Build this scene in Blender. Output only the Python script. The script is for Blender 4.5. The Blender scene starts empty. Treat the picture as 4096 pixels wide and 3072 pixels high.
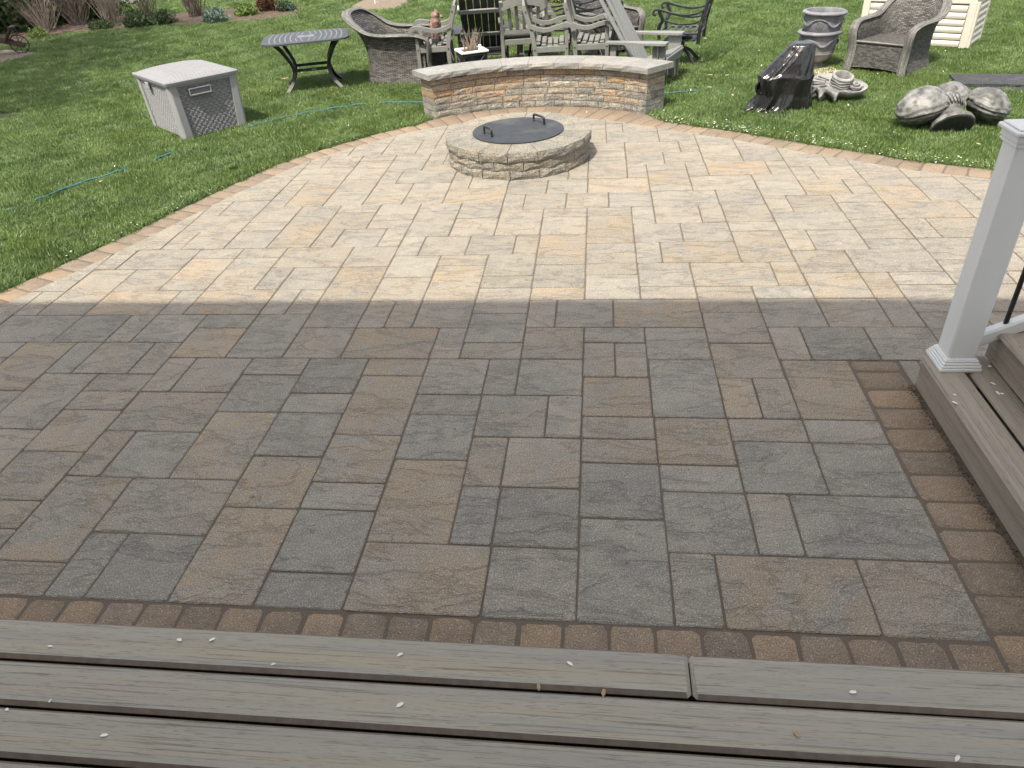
import bpy, bmesh, math, random
import numpy as np
from mathutils import Vector, Matrix
R = random.Random(7)
U = 0.1524            # one paving module (six inches) in metres: everything below is laid out in modules
D = math.radians
scene = bpy.context.scene
C = scene.collection

# ---------------------------------------------------------------- camera
cam_data = bpy.data.cameras.new('camera'); cam = bpy.data.objects.new('camera', cam_data); C.objects.link(cam)
CAM = Vector((0.3322, -9.5267, 12.5295)); PITCH, ROLL, YAW = 0.6007346, -0.0733872, -0.1359915
Fw = Vector((math.sin(YAW)*math.cos(PITCH), math.cos(YAW)*math.cos(PITCH), -math.sin(PITCH)))
Rt = Vector((math.cos(YAW), -math.sin(YAW), 0)); Up = Rt.cross(Fw)
R2 = Rt*math.cos(ROLL)+Up*math.sin(ROLL); U2 = -Rt*math.sin(ROLL)+Up*math.cos(ROLL)
cam.matrix_world = Matrix.Translation(CAM*U) @ Matrix((R2, U2, -Fw)).transposed().to_4x4()
cam_data.sensor_width = 36; cam_data.lens = 2905.366/4096*36
cam_data.clip_start = 0.05; cam_data.clip_end = 500
scene.camera = cam

# ---------------------------------------------------------------- daylight
SUN_DIR = Vector((0.24, 0.51, -1.0)).normalized()          # the way the light travels
el = math.asin(-SUN_DIR.z); az = math.atan2(-SUN_DIR.x, -SUN_DIR.y)   # azimuth of the sun, clockwise from +y
w = bpy.data.worlds.new('World'); scene.world = w; w.use_nodes = True
nt = w.node_tree; bg = nt.nodes['Background']; sky = nt.nodes.new('ShaderNodeTexSky')
sky.sky_type = 'NISHITA'; sky.sun_disc = False; sky.sun_elevation = el; sky.sun_rotation = az
sky.air_density = 0.8; sky.dust_density = 6.0; sky.ozone_density = 0.4
# unseen white clouds, added all over the sky to brighten and neutralise the shade
tcw = nt.nodes.new('ShaderNodeTexCoord'); cn = nt.nodes.new('ShaderNodeTexNoise'); cr = nt.nodes.new('ShaderNodeValToRGB'); cm = nt.nodes.new('ShaderNodeMix')
mpw = nt.nodes.new('ShaderNodeMapping'); mpw.inputs['Scale'].default_value = (1, 1, 2.2)
cn.inputs['Scale'].default_value = 2.6; cn.inputs['Detail'].default_value = 7; cn.inputs['Roughness'].default_value = 0.58; cn.inputs['Distortion'].default_value = 0.3
cr.color_ramp.elements[0].position = 0.42; cr.color_ramp.elements[1].position = 0.58; cm.data_type = 'RGBA'; cm.inputs[7].default_value = (7.0, 7.0, 6.95, 1)
nt.links.new(tcw.outputs['Generated'], mpw.inputs[0]); nt.links.new(mpw.outputs[0], cn.inputs['Vector']); nt.links.new(cn.outputs[0], cr.inputs[0])
nt.links.new(cr.outputs[0], cm.inputs[0]); nt.links.new(sky.outputs[0], cm.inputs[6]); nt.links.new(cm.outputs[2], bg.inputs[0]); bg.inputs[1].default_value = 0.087
sd = bpy.data.lights.new('sun', 'SUN'); sd.energy = 2.4; sd.angle = D(0.53); sd.color = (1.0, 0.935, 0.80)
so = bpy.data.objects.new('sun', sd); C.objects.link(so)
so.rotation_euler = SUN_DIR.to_track_quat('-Z', 'Y').to_euler()
scene.view_settings.view_transform = 'Standard'; scene.view_settings.look = 'None'
scene.view_settings.exposure = 1.4; scene.view_settings.gamma = 1.0
scene.view_settings.use_curve_mapping = False
scene.cycles.max_bounces = 6; scene.cycles.diffuse_bounces = 3; scene.cycles.caustics_reflective = False
scene.cycles.caustics_refractive = False
scene.render.engine = 'CYCLES'

# ---------------------------------------------------------------- materials
def mat(name):
    m = bpy.data.materials.new(name); m.use_nodes = True
    nt = m.node_tree; return m, nt, nt.nodes['Principled BSDF']
class N:
    """tiny node helper"""
    def __init__(s, nt): s.nt = nt
    def n(s, t, **kw):
        x = s.nt.nodes.new(t)
        for k, v in kw.items():
            if k.startswith('i_'): x.inputs[k[2:].replace('_', ' ')].default_value = v
            else: setattr(x, k, v)
        return x
    def l(s, a, b): s.nt.links.new(a, b)
    def noise(s, vec, scale, detail=4, rough=0.55, dist=0.0):
        x = s.n('ShaderNodeTexNoise'); x.inputs['Scale'].default_value = scale; x.inputs['Detail'].default_value = detail
        x.inputs['Roughness'].default_value = rough; x.inputs['Distortion'].default_value = dist
        if vec is not None: s.l(vec, x.inputs['Vector'])
        return x.outputs['Fac']
    def ramp(s, fac, stops):
        x = s.n('ShaderNodeValToRGB'); e = x.color_ramp.elements
        while len(e) < len(stops): e.new(0.5)
        for a, (p, c) in zip(e, stops):
            a.position = p; a.color = (c if hasattr(c, '__len__') else (c, c, c))[:3] + (1,) if hasattr(c, '__len__') else (c, c, c, 1)
        s.l(fac, x.inputs[0]); return x.outputs[0]
    def mix(s, fac, a, b, mode='MIX'):
        x = s.n('ShaderNodeMix', data_type='RGBA', blend_type=mode)
        for inp, v in ((x.inputs[0], fac), (x.inputs[6], a), (x.inputs[7], b)):
            if hasattr(v, 'links'): s.l(v, inp)
            elif hasattr(v, '__len__'): inp.default_value = tuple(v)[:3] + (1,)
            else: inp.default_value = v
        return x.outputs[2]
    def math(s, op, a, b=0.0, clamp=False):
        x = s.n('ShaderNodeMath', operation=op, use_clamp=clamp)
        for inp, v in ((x.inputs[0], a), (x.inputs[1], b)):
            if hasattr(v, 'links'): s.l(v, inp)
            else: inp.default_value = v
        return x.outputs[0]
    def bump(s, h, strength, dist, nrm=None):
        x = s.n('ShaderNodeBump'); x.inputs['Strength'].default_value = strength; x.inputs['Distance'].default_value = dist
        s.l(h, x.inputs['Height'])
        if nrm is not None: s.l(nrm, x.inputs['Normal'])
        return x.outputs[0]
    def randvec(s, scale=(1, 1, 1), k=37.0, base='Object'):
        tc = s.n('ShaderNodeTexCoord'); oi = s.n('ShaderNodeObjectInfo')
        mp = s.n('ShaderNodeMapping'); s.l(tc.outputs[base], mp.inputs[0]); mp.inputs['Scale'].default_value = scale
        r = s.math('MULTIPLY', oi.outputs['Random'], k)
        cb = s.n('ShaderNodeCombineXYZ')
        for i in range(3): s.l(r, cb.inputs[i])
        s.l(cb.outputs[0], mp.inputs['Location']); return mp.outputs[0], oi

def stone_mat(name, cols, warm, speck=0.5, bump1=0.5, bump_d=0.004, grain=260, light=(0.60, 0.58, 0.54), cleft=5.0, stretch=(1, 1, 1), gb=0.0012):
    """weathered concrete stone: cols = (mid, dark, light); warm = the tint used by the object's colour (red channel)"""
    m, nt, b = mat(name); H = N(nt)
    v, oi = H.randvec(stretch)
    tc = H.n('ShaderNodeTexCoord')
    big = H.noise(v, 6.5, 4, 0.62, 0.8); mid = H.noise(v, 22, 5, 0.65, 0.6); fine = H.noise(tc.outputs['Object'], grain, 2, 0.8)
    c = H.mix(H.ramp(big, [(0.38, 0.0), (0.62, 1.0)]), cols[0], cols[1])
    c = H.mix(H.ramp(mid, [(0.42, 0.0), (0.75, 0.55)]), c, cols[2])
    sep = H.n('ShaderNodeSeparateColor'); H.l(oi.outputs['Color'], sep.inputs[0])
    big2 = H.noise(v, 4.5, 4, 0.6, 0.8)
    wf = H.math('MULTIPLY', sep.outputs[0], H.ramp(big2, [(0.36, 0.15), (0.58, 0.9)]))
    c = H.mix(wf, c, warm)
    # the second channel is the tone of the piece: 0.5 = as made
    tone = H.math('MULTIPLY', sep.outputs[1], 2.0)
    cc = H.n('ShaderNodeCombineColor')
    for i in range(3): H.l(tone, cc.inputs[i])
    c = H.mix(1.0, c, cc.outputs[0], 'MULTIPLY')
    g = H.ramp(fine, [(0.36, 0.45), (0.49, 1.0), (0.62, 1.55)])
    c = H.mix(0.70, c, g, 'MULTIPLY')
    if speck:
        vo = H.n('ShaderNodeTexVoronoi'); vo.inputs['Scale'].default_value = 170; H.l(tc.outputs['Object'], vo.inputs['Vector'])
        sp = H.ramp(vo.outputs['Distance'], [(0.20, 1.0), (0.30, 0.0)])
        pick = H.ramp(H.noise(tc.outputs['Object'], 60, 1), [(0.46, 0.0), (0.56, speck)])
        c = H.mix(H.math('MULTIPLY', sp, pick), c, light)
    b.inputs['Roughness'].default_value = 0.88; b.inputs['Specular IOR Level'].default_value = 0.3
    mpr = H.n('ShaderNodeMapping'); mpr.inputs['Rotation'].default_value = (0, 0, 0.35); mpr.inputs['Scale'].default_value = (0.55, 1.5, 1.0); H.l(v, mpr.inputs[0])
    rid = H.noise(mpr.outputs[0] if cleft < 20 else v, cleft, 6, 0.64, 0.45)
    cleft_shade = H.ramp(rid, [(0.448, 1.0), (0.475, 0.72), (0.492, 1.0)])      # shade of the clefts, painted into the colour
    c = H.mix(0.8, c, cleft_shade, 'MULTIPLY'); H.l(c, b.inputs['Base Color'])
    edge = H.ramp(rid, [(0.35, 0.0), (0.47, 0.42), (0.50, 0.62), (0.58, 0.70), (0.70, 1.0)])
    n1 = H.bump(edge, bump1, bump_d)
    n2 = H.bump(fine, 0.45, gb, n1)
    H.l(n2, b.inputs['Normal'])
    return m

M = {}
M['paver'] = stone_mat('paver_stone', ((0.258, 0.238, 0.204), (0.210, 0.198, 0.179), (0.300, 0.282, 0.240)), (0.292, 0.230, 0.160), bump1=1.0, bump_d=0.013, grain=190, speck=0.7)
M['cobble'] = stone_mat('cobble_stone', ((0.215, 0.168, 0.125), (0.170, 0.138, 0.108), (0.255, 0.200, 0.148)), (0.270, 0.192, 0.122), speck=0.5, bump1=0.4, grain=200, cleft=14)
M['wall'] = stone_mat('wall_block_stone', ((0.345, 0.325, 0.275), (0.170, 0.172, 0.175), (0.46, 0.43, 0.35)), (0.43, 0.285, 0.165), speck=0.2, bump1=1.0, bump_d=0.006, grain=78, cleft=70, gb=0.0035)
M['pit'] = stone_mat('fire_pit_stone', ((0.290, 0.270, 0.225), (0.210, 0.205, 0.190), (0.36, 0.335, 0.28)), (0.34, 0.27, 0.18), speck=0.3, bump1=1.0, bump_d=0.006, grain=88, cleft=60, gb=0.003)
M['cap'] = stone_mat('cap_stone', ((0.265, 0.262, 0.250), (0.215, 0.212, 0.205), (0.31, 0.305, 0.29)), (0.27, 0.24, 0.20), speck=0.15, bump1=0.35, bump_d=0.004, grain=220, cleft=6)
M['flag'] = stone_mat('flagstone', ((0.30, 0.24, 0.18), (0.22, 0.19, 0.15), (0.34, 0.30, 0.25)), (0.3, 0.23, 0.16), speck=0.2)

def simple(name, col, rough=0.7, metal=0.0, var=0.25, scale=30, bump=0.15, bd=0.001, spec=0.5, dirt=None):
    m, nt, b = mat(name); H = N(nt); v, oi = H.randvec()
    f = H.noise(v, scale, 5, 0.6)
    lo = tuple(c*(1-var) for c in col); hi = tuple(min(1, c*(1+var)) for c in col)
    c = H.mix(H.ramp(f, [(0.3, 0.0), (0.7, 1.0)]), lo, hi)
    if dirt:
        c = H.mix(H.ramp(H.noise(v, scale*0.25, 4), [(0.5, 0.0), (0.68, dirt[1])]), c, dirt[0])
    H.l(c, b.inputs['Base Color']); b.inputs['Roughness'].default_value = rough; b.inputs['Metallic'].default_value = metal
    b.inputs['Specular IOR Level'].default_value = spec
    if bump: H.l(H.bump(f, bump, bd), b.inputs['Normal'])
    return m

def wood_like(name, axis, a, bcol, ccol, rough=0.75, fine=1.0, bump=0.35, ridges=True):
    """grain running along the local axis: wavy dark pores on streaky brown-grey"""
    m, nt, b = mat(name); H = N(nt)
    sc = [1, 1, 1]; sc[axis] = 0.045
    v, oi = H.randvec(tuple(sc), 23.0)
    sc2 = [1, 1, 1]; sc2[axis] = 0.03
    v2, _ = H.randvec(tuple(sc2), 51.0)
    s1 = H.noise(v2, 14*fine, 4, 0.6, 0.8)
    c = H.mix(H.ramp(s1, [(0.35, 0.0), (0.65, 1.0)]), a, bcol)
    s2 = H.noise(v2, 34*fine, 3, 0.6, 0.6)
    c = H.mix(H.ramp(s2, [(0.52, 0.0), (0.72, 0.55)]), c, ccol)
    por = H.noise(v, 420*fine, 2, 0.5, 0.6)
    lines = H.ramp(por, [(0.34, 0.0), (0.40, 1.0)])
    sc3 = [1, 1, 1]; sc3[axis] = 0.010; v3, _ = H.randvec(tuple(sc3), 11.0)
    warpn = H.noise(v2, 9, 2, 0.5); ad = H.n('ShaderNodeVectorMath', operation='ADD'); cbw = H.n('ShaderNodeCombineXYZ'); H.l(H.math('MULTIPLY', warpn, 0.05), cbw.inputs[1 if axis == 0 else 0]); H.l(v3, ad.inputs[0]); H.l(cbw.outputs[0], ad.inputs[1])
    lg = H.ramp(H.noise(ad.outputs[0], 200*fine, 2, 0.5, 0.0), [(0.35, 0.66), (0.40, 1.0), (0.60, 1.0), (0.66, 1.06)])
    tan = H.ramp(H.noise(ad.outputs[0], 30*fine, 2, 0.5), [(0.50, 0.0), (0.68, 0.5)]); c = H.mix(tan, c, (a[0]*1.05, a[1]*0.965, a[2]*0.84))
    c = H.mix(1.0, c, lg, 'MULTIPLY')
    c = H.mix(1.0, c, H.mix(lines, (0.68, 0.66, 0.65), (1, 1, 1)), 'MULTIPLY')
    H.l(c, b.inputs['Base Color']); b.inputs['Roughness'].default_value = rough; b.inputs['Specular IOR Level'].default_value = 0.35
    if bump: H.l(H.bump(lines, bump, 0.0012), b.inputs['Normal'])
    return m
M['deck_x'] = wood_like('composite_decking_along_x', 0, (0.365, 0.340, 0.282), (0.318, 0.300, 0.262), (0.262, 0.256, 0.248))
M['deck_y'] = wood_like('composite_decking_along_y', 1, (0.350, 0.310, 0.260), (0.270, 0.240, 0.205), (0.190, 0.177, 0.162))
M['deck_core'] = simple('uncapped_board_edge', (0.170, 0.138, 0.112), 0.8, var=0.2, scale=30)
M['grey_paint'] = simple('weathered_grey_paint', (0.190, 0.192, 0.182), 0.65, var=0.10, scale=18, bump=0.08, dirt=((0.215, 0.195, 0.165), 0.5))
M['grey_poly'] = simple('grey_poly_lumber', (0.215, 0.222, 0.215), 0.5, var=0.12, scale=40)
M['charcoal'] = simple('charcoal_poly_lumber', (0.028, 0.030, 0.031), 0.5, var=0.2)
M['black_metal'] = simple('black_metal', (0.014, 0.016, 0.019), 0.42, 0.0, var=0.3, scale=60, dirt=((0.10, 0.10, 0.095), 0.5))
M['table_top'] = simple('slate_grey_table_top', (0.050, 0.058, 0.070), 0.6, var=0.15, scale=25)
M['table_line'] = simple('pale_table_top_slots', (0.16, 0.175, 0.19), 0.7)
M['lid'] = simple('dark_steel_lid', (0.030, 0.036, 0.044), 0.62, 0.0, var=0.25, scale=14, bump=0.05, dirt=((0.085, 0.085, 0.08), 0.6))
M['bin'] = simple('grey_resin', (0.31, 0.312, 0.325), 0.6, var=0.05, scale=12, bump=0.05)
M['bin_lid'] = simple('grey_resin_lid', (0.225, 0.226, 0.24), 0.6, var=0.05, scale=12, bump=0.05)
M['bin_dark'] = simple('dark_gap_resin', (0.15, 0.15, 0.16), 0.7, var=0.1)
M['beige'] = simple('beige_resin', (0.60, 0.575, 0.50), 0.55, var=0.04, scale=10, bump=0.05)
M['white_pvc'] = simple('white_vinyl', (0.74, 0.76, 0.77), 0.45, var=0.02, scale=8, bump=0.03)
M['white_pot'] = simple('white_plastic_rim', (0.75, 0.75, 0.73), 0.5, var=0.05)
M['urn'] = simple('grey_cast_urn', (0.165, 0.165, 0.185), 0.6, var=0.35, scale=9, bump=0.2, dirt=((0.30, 0.30, 0.31), 0.7))
M['cast'] = simple('grey_cast_stone', (0.20, 0.20, 0.196), 0.5, var=0.35, scale=14, bump=0.35, bd=0.004, dirt=((0.42, 0.42, 0.41), 0.6))
M['cast_dark'] = simple('dark_grey_cast_stone', (0.110, 0.110, 0.105), 0.5, var=0.55, scale=22, bump=0.6, bd=0.006, dirt=((0.33, 0.33, 0.32), 0.7))
M['mat'] = simple('black_rubber', (0.035, 0.037, 0.042), 0.7, var=0.4, scale=25, bump=0.4, bd=0.003, dirt=((0.09, 0.09, 0.09), 0.5))
M['hose'] = simple('teal_hose', (0.030, 0.135, 0.165), 0.6, var=0.1)
M['soil'] = simple('mulch_soil', (0.085, 0.058, 0.043), 0.95, var=0.6, scale=60, bump=0.9, bd=0.02, dirt=((0.20, 0.15, 0.11), 0.7))
M['straw'] = simple('pale_mulch', (0.19, 0.15, 0.11), 0.95, var=0.5, scale=60, bump=0.9, bd=0.02, dirt=((0.30, 0.25, 0.19), 0.7))
M['joint'] = simple('joint_sand', (0.125, 0.100, 0.077), 0.95, var=0.35, scale=220, bump=0.6, bd=0.002)
M['thatch'] = simple('lawn_soil', (0.030, 0.042, 0.014), 0.95, var=0.5, scale=30, bump=0.6, bd=0.02)
M['petal'] = simple('white_petal', (0.82, 0.80, 0.72), 0.6, var=0.06, bump=0)
M['leaf_dry'] = simple('dry_leaf', (0.42, 0.30, 0.18), 0.7, var=0.3, bump=0)
M['bark'] = simple('bark', (0.13, 0.105, 0.085), 0.9, var=0.35, scale=50, bump=0.6, bd=0.004)
M['twig'] = simple('pale_twig', (0.30, 0.245, 0.195), 0.8, var=0.3, scale=40, bump=0)
M['twig_dark'] = simple('grey_twig', (0.155, 0.125, 0.105), 0.8, var=0.3, scale=40, bump=0)
M['owl'] = simple('painted_owl_plumage', (0.20, 0.115, 0.09), 0.75, var=0.6, scale=55, bump=0.6, bd=0.006, dirt=((0.33, 0.25, 0.22), 0.6))
M['owl_dark'] = simple('owl_base_rock', (0.035, 0.035, 0.035), 0.7, var=0.4)
M['owl_foot'] = simple('owl_foot', (0.5, 0.40, 0.28), 0.6)
M['barrow'] = wood_like('old_brown_planks', 0, (0.085, 0.052, 0.042), (0.06, 0.04, 0.034), (0.11, 0.08, 0.07), rough=0.8)
M['siding'] = simple('cream_siding', (0.62, 0.60, 0.53), 0.6, var=0.03, scale=6, bump=0.05)
M['brickm'] = simple('red_brick', (0.28, 0.11, 0.075), 0.85, var=0.25, scale=20)
M['roof'] = simple('roof_shingle', (0.07, 0.065, 0.06), 0.9, var=0.3)
M['puff'] = simple('white_tag', (0.85, 0.85, 0.83), 0.5, bump=0)
def leafy(name, lo, hi, trans=0.25, pos_scale=1.2):
    m, nt, b = mat(name); H = N(nt)
    oi = H.n('ShaderNodeObjectInfo'); geo = H.n('ShaderNodeNewGeometry')
    f = H.noise(geo.outputs['Position'], pos_scale, 5, 0.65)
    r = H.math('ADD', H.math('MULTIPLY', geo.outputs['Random Per Island'], 0.55), H.math('MULTIPLY', f, 0.9))
    c = H.mix(H.ramp(r, [(0.35, 0.0), (0.95, 1.0)]), lo, hi)
    H.l(c, b.inputs['Base Color']); b.inputs['Roughness'].default_value = 0.55; b.inputs['Specular IOR Level'].default_value = 0.35
    tr = H.n('ShaderNodeBsdfTranslucent'); H.l(c, tr.inputs[0]); mx = H.n('ShaderNodeMixShader'); mx.inputs[0].default_value = trans
    H.l(b.outputs[0], mx.inputs[1]); H.l(tr.outputs[0], mx.inputs[2]); H.l(mx.outputs[0], nt.nodes['Material Output'].inputs[0])
    return m
M['leaf_ever'] = leafy('evergreen_leaf', (0.022, 0.048, 0.014), (0.070, 0.115, 0.040))
M['leaf_fresh'] = leafy('fresh_leaf', (0.060, 0.120, 0.020), (0.150, 0.220, 0.050))
M['leaf_dull'] = leafy('dull_leaf', (0.035, 0.065, 0.025), (0.085, 0.120, 0.055))
M['leaf_silver'] = leafy('silver_leaf', (0.080, 0.125, 0.095), (0.22, 0.29, 0.235))
M['leaf_red'] = leafy('red_leaf', (0.055, 0.022, 0.016), (0.13, 0.055, 0.035))

def grass_mat():
    m, nt, b = mat('grass_blade'); H = N(nt)
    oi = H.n('ShaderNodeObjectInfo'); geo = H.n('ShaderNodeNewGeometry'); tc = H.n('ShaderNodeTexCoord')
    f = H.noise(geo.outputs['Position'], 1.1, 5, 0.6, 0.5)
    f2 = H.noise(geo.outputs['Position'], 6.5, 3, 0.6)
    r = H.math('ADD', H.math('MULTIPLY', oi.outputs['Random'], 0.35), H.math('MULTIPLY', geo.outputs['Random Per Island'], 0.35))
    r = H.math('ADD', r, H.math('MULTIPLY', f2, 0.35))
    c = H.mix(H.ramp(r, [(0.15, 0.0), (0.85, 1.0)]), (0.055, 0.108, 0.022), (0.205, 0.295, 0.105))
    c = H.mix(H.ramp(f, [(0.36, 0.0), (0.66, 0.75)]), c, (0.165, 0.240, 0.062))
    f3 = H.noise(geo.outputs['Position'], 3.4, 4, 0.65, 0.8); c = H.mix(H.ramp(f3, [(0.34, 0.5), (0.48, 0.0)]), c, (0.045, 0.088, 0.020))
    at = H.n('ShaderNodeAttribute'); at.attribute_name = 'dry'; at.attribute_type = 'GEOMETRY'
    c = H.mix(H.ramp(at.outputs['Fac'], [(0.45, 0.0), (0.75, 0.85)]), c, (0.30, 0.27, 0.13))
    H.l(c, b.inputs['Base Color']); b.inputs['Roughness'].default_value = 0.42; b.inputs['Specular IOR Level'].default_value = 0.5
    tr = H.n('ShaderNodeBsdfTranslucent'); H.l(c, tr.inputs[0]); mx = H.n('ShaderNodeMixShader'); mx.inputs[0].default_value = 0.3
    H.l(b.outputs[0], mx.inputs[1]); H.l(tr.outputs[0], mx.inputs[2]); H.l(mx.outputs[0], nt.nodes['Material Output'].inputs[0])
    return m
M['grass'] = grass_mat()

def wicker_mat(name, ca, cb, cdark, su=1.0, rim=False):
    m, nt, b = mat(name); H = N(nt); tc = H.n('ShaderNodeTexCoord')
    mp = H.n('ShaderNodeMapping'); H.l(tc.outputs['UV'], mp.inputs[0])
    br = H.n('ShaderNodeTexBrick'); br.offset = 0.5; br.squash = 1.0
    br.inputs['Scale'].default_value = 1.0
    if rim:   # strands wound lengthways
        br.inputs['Brick Width'].default_value = 0.9; br.inputs['Row Height'].default_value = 0.085
        br.inputs['Mortar Size'].default_value = 0.014; br.inputs['Mortar Smooth'].default_value = 0.9
    else:
        br.inputs['Brick Width'].default_value = 0.24; br.inputs['Row Height'].default_value = 0.080
        br.inputs['Mortar Size'].default_value = 0.019; br.inputs['Mortar Smooth'].default_value = 0.7
    H.l(mp.outputs[0], br.inputs['Vector'])
    br.inputs['Color1'].default_value = ca + (1,); br.inputs['Color2'].default_value = cb + (1,); br.inputs['Mortar'].default_value = cdark + (1,)
    br.inputs['Bias'].default_value = 0.0
    f = H.noise(mp.outputs[0], 5, 3)
    c = H.mix(0.6, br.outputs['Color'], H.ramp(f, [(0.3, 0.55), (0.7, 1.3)]), 'MULTIPLY')
    H.l(c, b.inputs['Base Color']); b.inputs['Roughness'].default_value = 0.6
    inv = H.math('SUBTRACT', 1.0, br.outputs['Fac'])
    H.l(H.bump(inv, 0.9, 0.006), b.inputs['Normal'])
    return m
M['wicker'] = wicker_mat('grey_brown_wicker', (0.215, 0.205, 0.190), (0.060, 0.057, 0.055), (0.010, 0.010, 0.010))
M['wicker_rim'] = wicker_mat('wicker_edge_braid', (0.25, 0.245, 0.23), (0.12, 0.115, 0.11), (0.04, 0.038, 0.037), rim=True)

def bag_mat():
    m, nt, b = mat('black_polythene'); H = N(nt); tc = H.n('ShaderNodeTexCoord')
    mp = H.n('ShaderNodeMapping'); mp.inputs['Scale'].default_value = (1, 1, 0.35); H.l(tc.outputs['Object'], mp.inputs[0])
    f = H.noise(mp.outputs[0], 11, 3, 0.5, 1.8)
    b.inputs['Base Color'].default_value = (0.010, 0.010, 0.011, 1); b.inputs['Roughness'].default_value = 0.20
    b.inputs['Specular IOR Level'].default_value = 0.7
    H.l(H.bump(f, 0.6, 0.012), b.inputs['Normal']); return m
M['bag'] = bag_mat()

# ---------------------------------------------------------------- mesh helpers (all lengths in modules)
class MB:
    def __init__(s): s.v = []; s.f = []; s.uv = []; s.mi = []
    def add(s, vs, fs, uvs=None, mi=0):
        o = len(s.v); s.v += [tuple(x) for x in vs]
        for k, f in enumerate(fs):
            s.f.append([i+o for i in f]); s.uv.append(uvs[k] if uvs else None); s.mi.append(mi)
        return s
    def box(s, c, size, rz=0.0, M4=None, ch=0.0, mi=0):
        hx, hy, hz = (q/2 for q in size)
        if ch > 0:
            ch = min(ch, hx*.9, hy*.9, hz*.9)
            vs = []
            for z, k in ((-hz, ch), (-hz+ch, 0), (hz-ch, 0), (hz, ch)):
                a, b_ = hx-k, hy-k
                if k == 0:
                    pts = [(-hx+ch, -hy), (hx-ch, -hy), (hx, -hy+ch), (hx, hy-ch), (hx-ch, hy), (-hx+ch, hy), (-hx, hy-ch), (-hx, -hy+ch)]
                else:
                    e = ch*0.0
                    pts = [(-a, -b_), (a, -b_), (a, -b_), (a, b_), (a, b_), (-a, b_), (-a, b_), (-a, -b_)]
                    pts = [(-hx+ch*1.3, -hy+ch), (hx-ch*1.3, -hy+ch), (hx-ch, -hy+ch*1.3), (hx-ch, hy-ch*1.3), (hx-ch*1.3, hy-ch), (-hx+ch*1.3, hy-ch), (-hx+ch, hy-ch*1.3), (-hx+ch, -hy+ch*1.3)]
                vs += [(x, y, z) for x, y in pts]
            fs = [list(range(7, -1, -1)), list(range(24, 32))]
            for r in range(3):
                for i in range(8): j = (i+1) % 8; fs.append([r*8+i, r*8+j, r*8+8+j, r*8+8+i])
        else:
            vs = [(x, y, z) for z in (-hz, hz) for x, y in ((-hx, -hy), (hx, -hy), (hx, hy), (-hx, hy))]
            fs = [[3, 2, 1, 0], [4, 5, 6, 7], [0, 1, 5, 4], [1, 2, 6, 5], [2, 3, 7, 6], [3, 0, 4, 7]]
        m = Matrix.Translation(c) @ (M4 if M4 is not None else Matrix.Rotation(rz, 4, 'Z'))
        return s.add([m @ Vector(v) for v in vs], fs, mi=mi)
    def bar(s, p, q, w, t, up=(0, 0, 1), ch=0.03):
        p, q = Vector(p), Vector(q); d = (q-p); L = d.length; x = d.normalized(); y = Vector(up).cross(x)
        if y.length < 1e-4: y = Vector((0, 1, 0)).cross(x)
        y.normalize(); z = x.cross(y); m = Matrix((x, y, z)).transposed().to_4x4()
        return s.box((p+q)/2, (L, w, t), M4=m, ch=ch)
    def sweep(s, pts, prof, up=(0, 0, 1), closed=False, scales=None, us=1.0):
        """sweep a closed 2-D profile [(side, up)...] along points; uv: u along the path, v round the profile"""
        pts = [Vector(p) for p in pts]; n = len(pts); k = len(prof); vs = []; L = 0; Ls = []
        for i, p in enumerate(pts):
            a = pts[i-1] if (i or closed) else pts[0]; b_ = pts[(i+1) % n] if (i < n-1 or closed) else pts[-1]
            if i: L += (p-pts[i-1]).length
            Ls.append(L)
            d = (b_-a).normalized(); upv = Vector(up(i) if callable(up) else up)
            sd_ = d.cross(upv)
            if sd_.length < 1e-4: sd_ = Vector((1, 0, 0))
            sd_.normalize(); u_ = sd_.cross(d)
            sc = scales[i] if scales else 1.0
            vs += [p + sd_*(a_*sc) + u_*(b2*sc) for a_, b2 in prof]
        per = [0]
        for j in range(k): per.append(per[-1] + math.hypot(prof[(j+1) % k][0]-prof[j][0], prof[(j+1) % k][1]-prof[j][1]))
        fs, uvs = [], []
        for i in range(n if closed else n-1):
            i2 = (i+1) % n
            for j in range(k):
                j2 = (j+1) % k; fs.append([i*k+j, i2*k+j, i2*k+j2, i*k+j2])
                l0, l1 = Ls[i], Ls[i2] if i2 else L + (pts[0]-pts[-1]).length
                uvs.append([(l0, per[j]), (l1, per[j]), (l1, per[j+1]), (l0, per[j+1])])
        if not closed:
            fs += [list(range(k)), [(n-1)*k+j for j in range(k-1, -1, -1)]]; uvs += [None, None]
        return s.add(vs, fs, uvs)
    def tube(s, pts, r, sides=6, closed=False):
        n = len(pts); rr = r if hasattr(r, '__len__') else [r]*n; m = max(rr)
        prof = [(math.cos(2*math.pi*j/sides)*m, math.sin(2*math.pi*j/sides)*m) for j in range(sides)]
        d = Vector(pts[-1])-Vector(pts[0]); up = (0, 0, 1) if abs(d.normalized().z if d.length else 0) < 0.9 else (0, 1, 0.01)
        return s.sweep(pts, prof, up, closed, [x/m for x in rr])
    def lathe(s, prof, n=28, c=(0, 0, 0), M4=None):
        vs, fs, k = [], [], len(prof); m = Matrix.Translation(c) @ (M4 if M4 is not None else Matrix())
        for i in range(n):
            a = 2*math.pi*i/n; vs += [m @ Vector((r*math.cos(a), r*math.sin(a), z)) for r, z in prof]
        for i in range(n):
            j = (i+1) % n
            for q in range(k-1): fs.append([i*k+q, j*k+q, j*k+q+1, i*k+q+1])
        return s.add(vs, fs)
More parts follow.
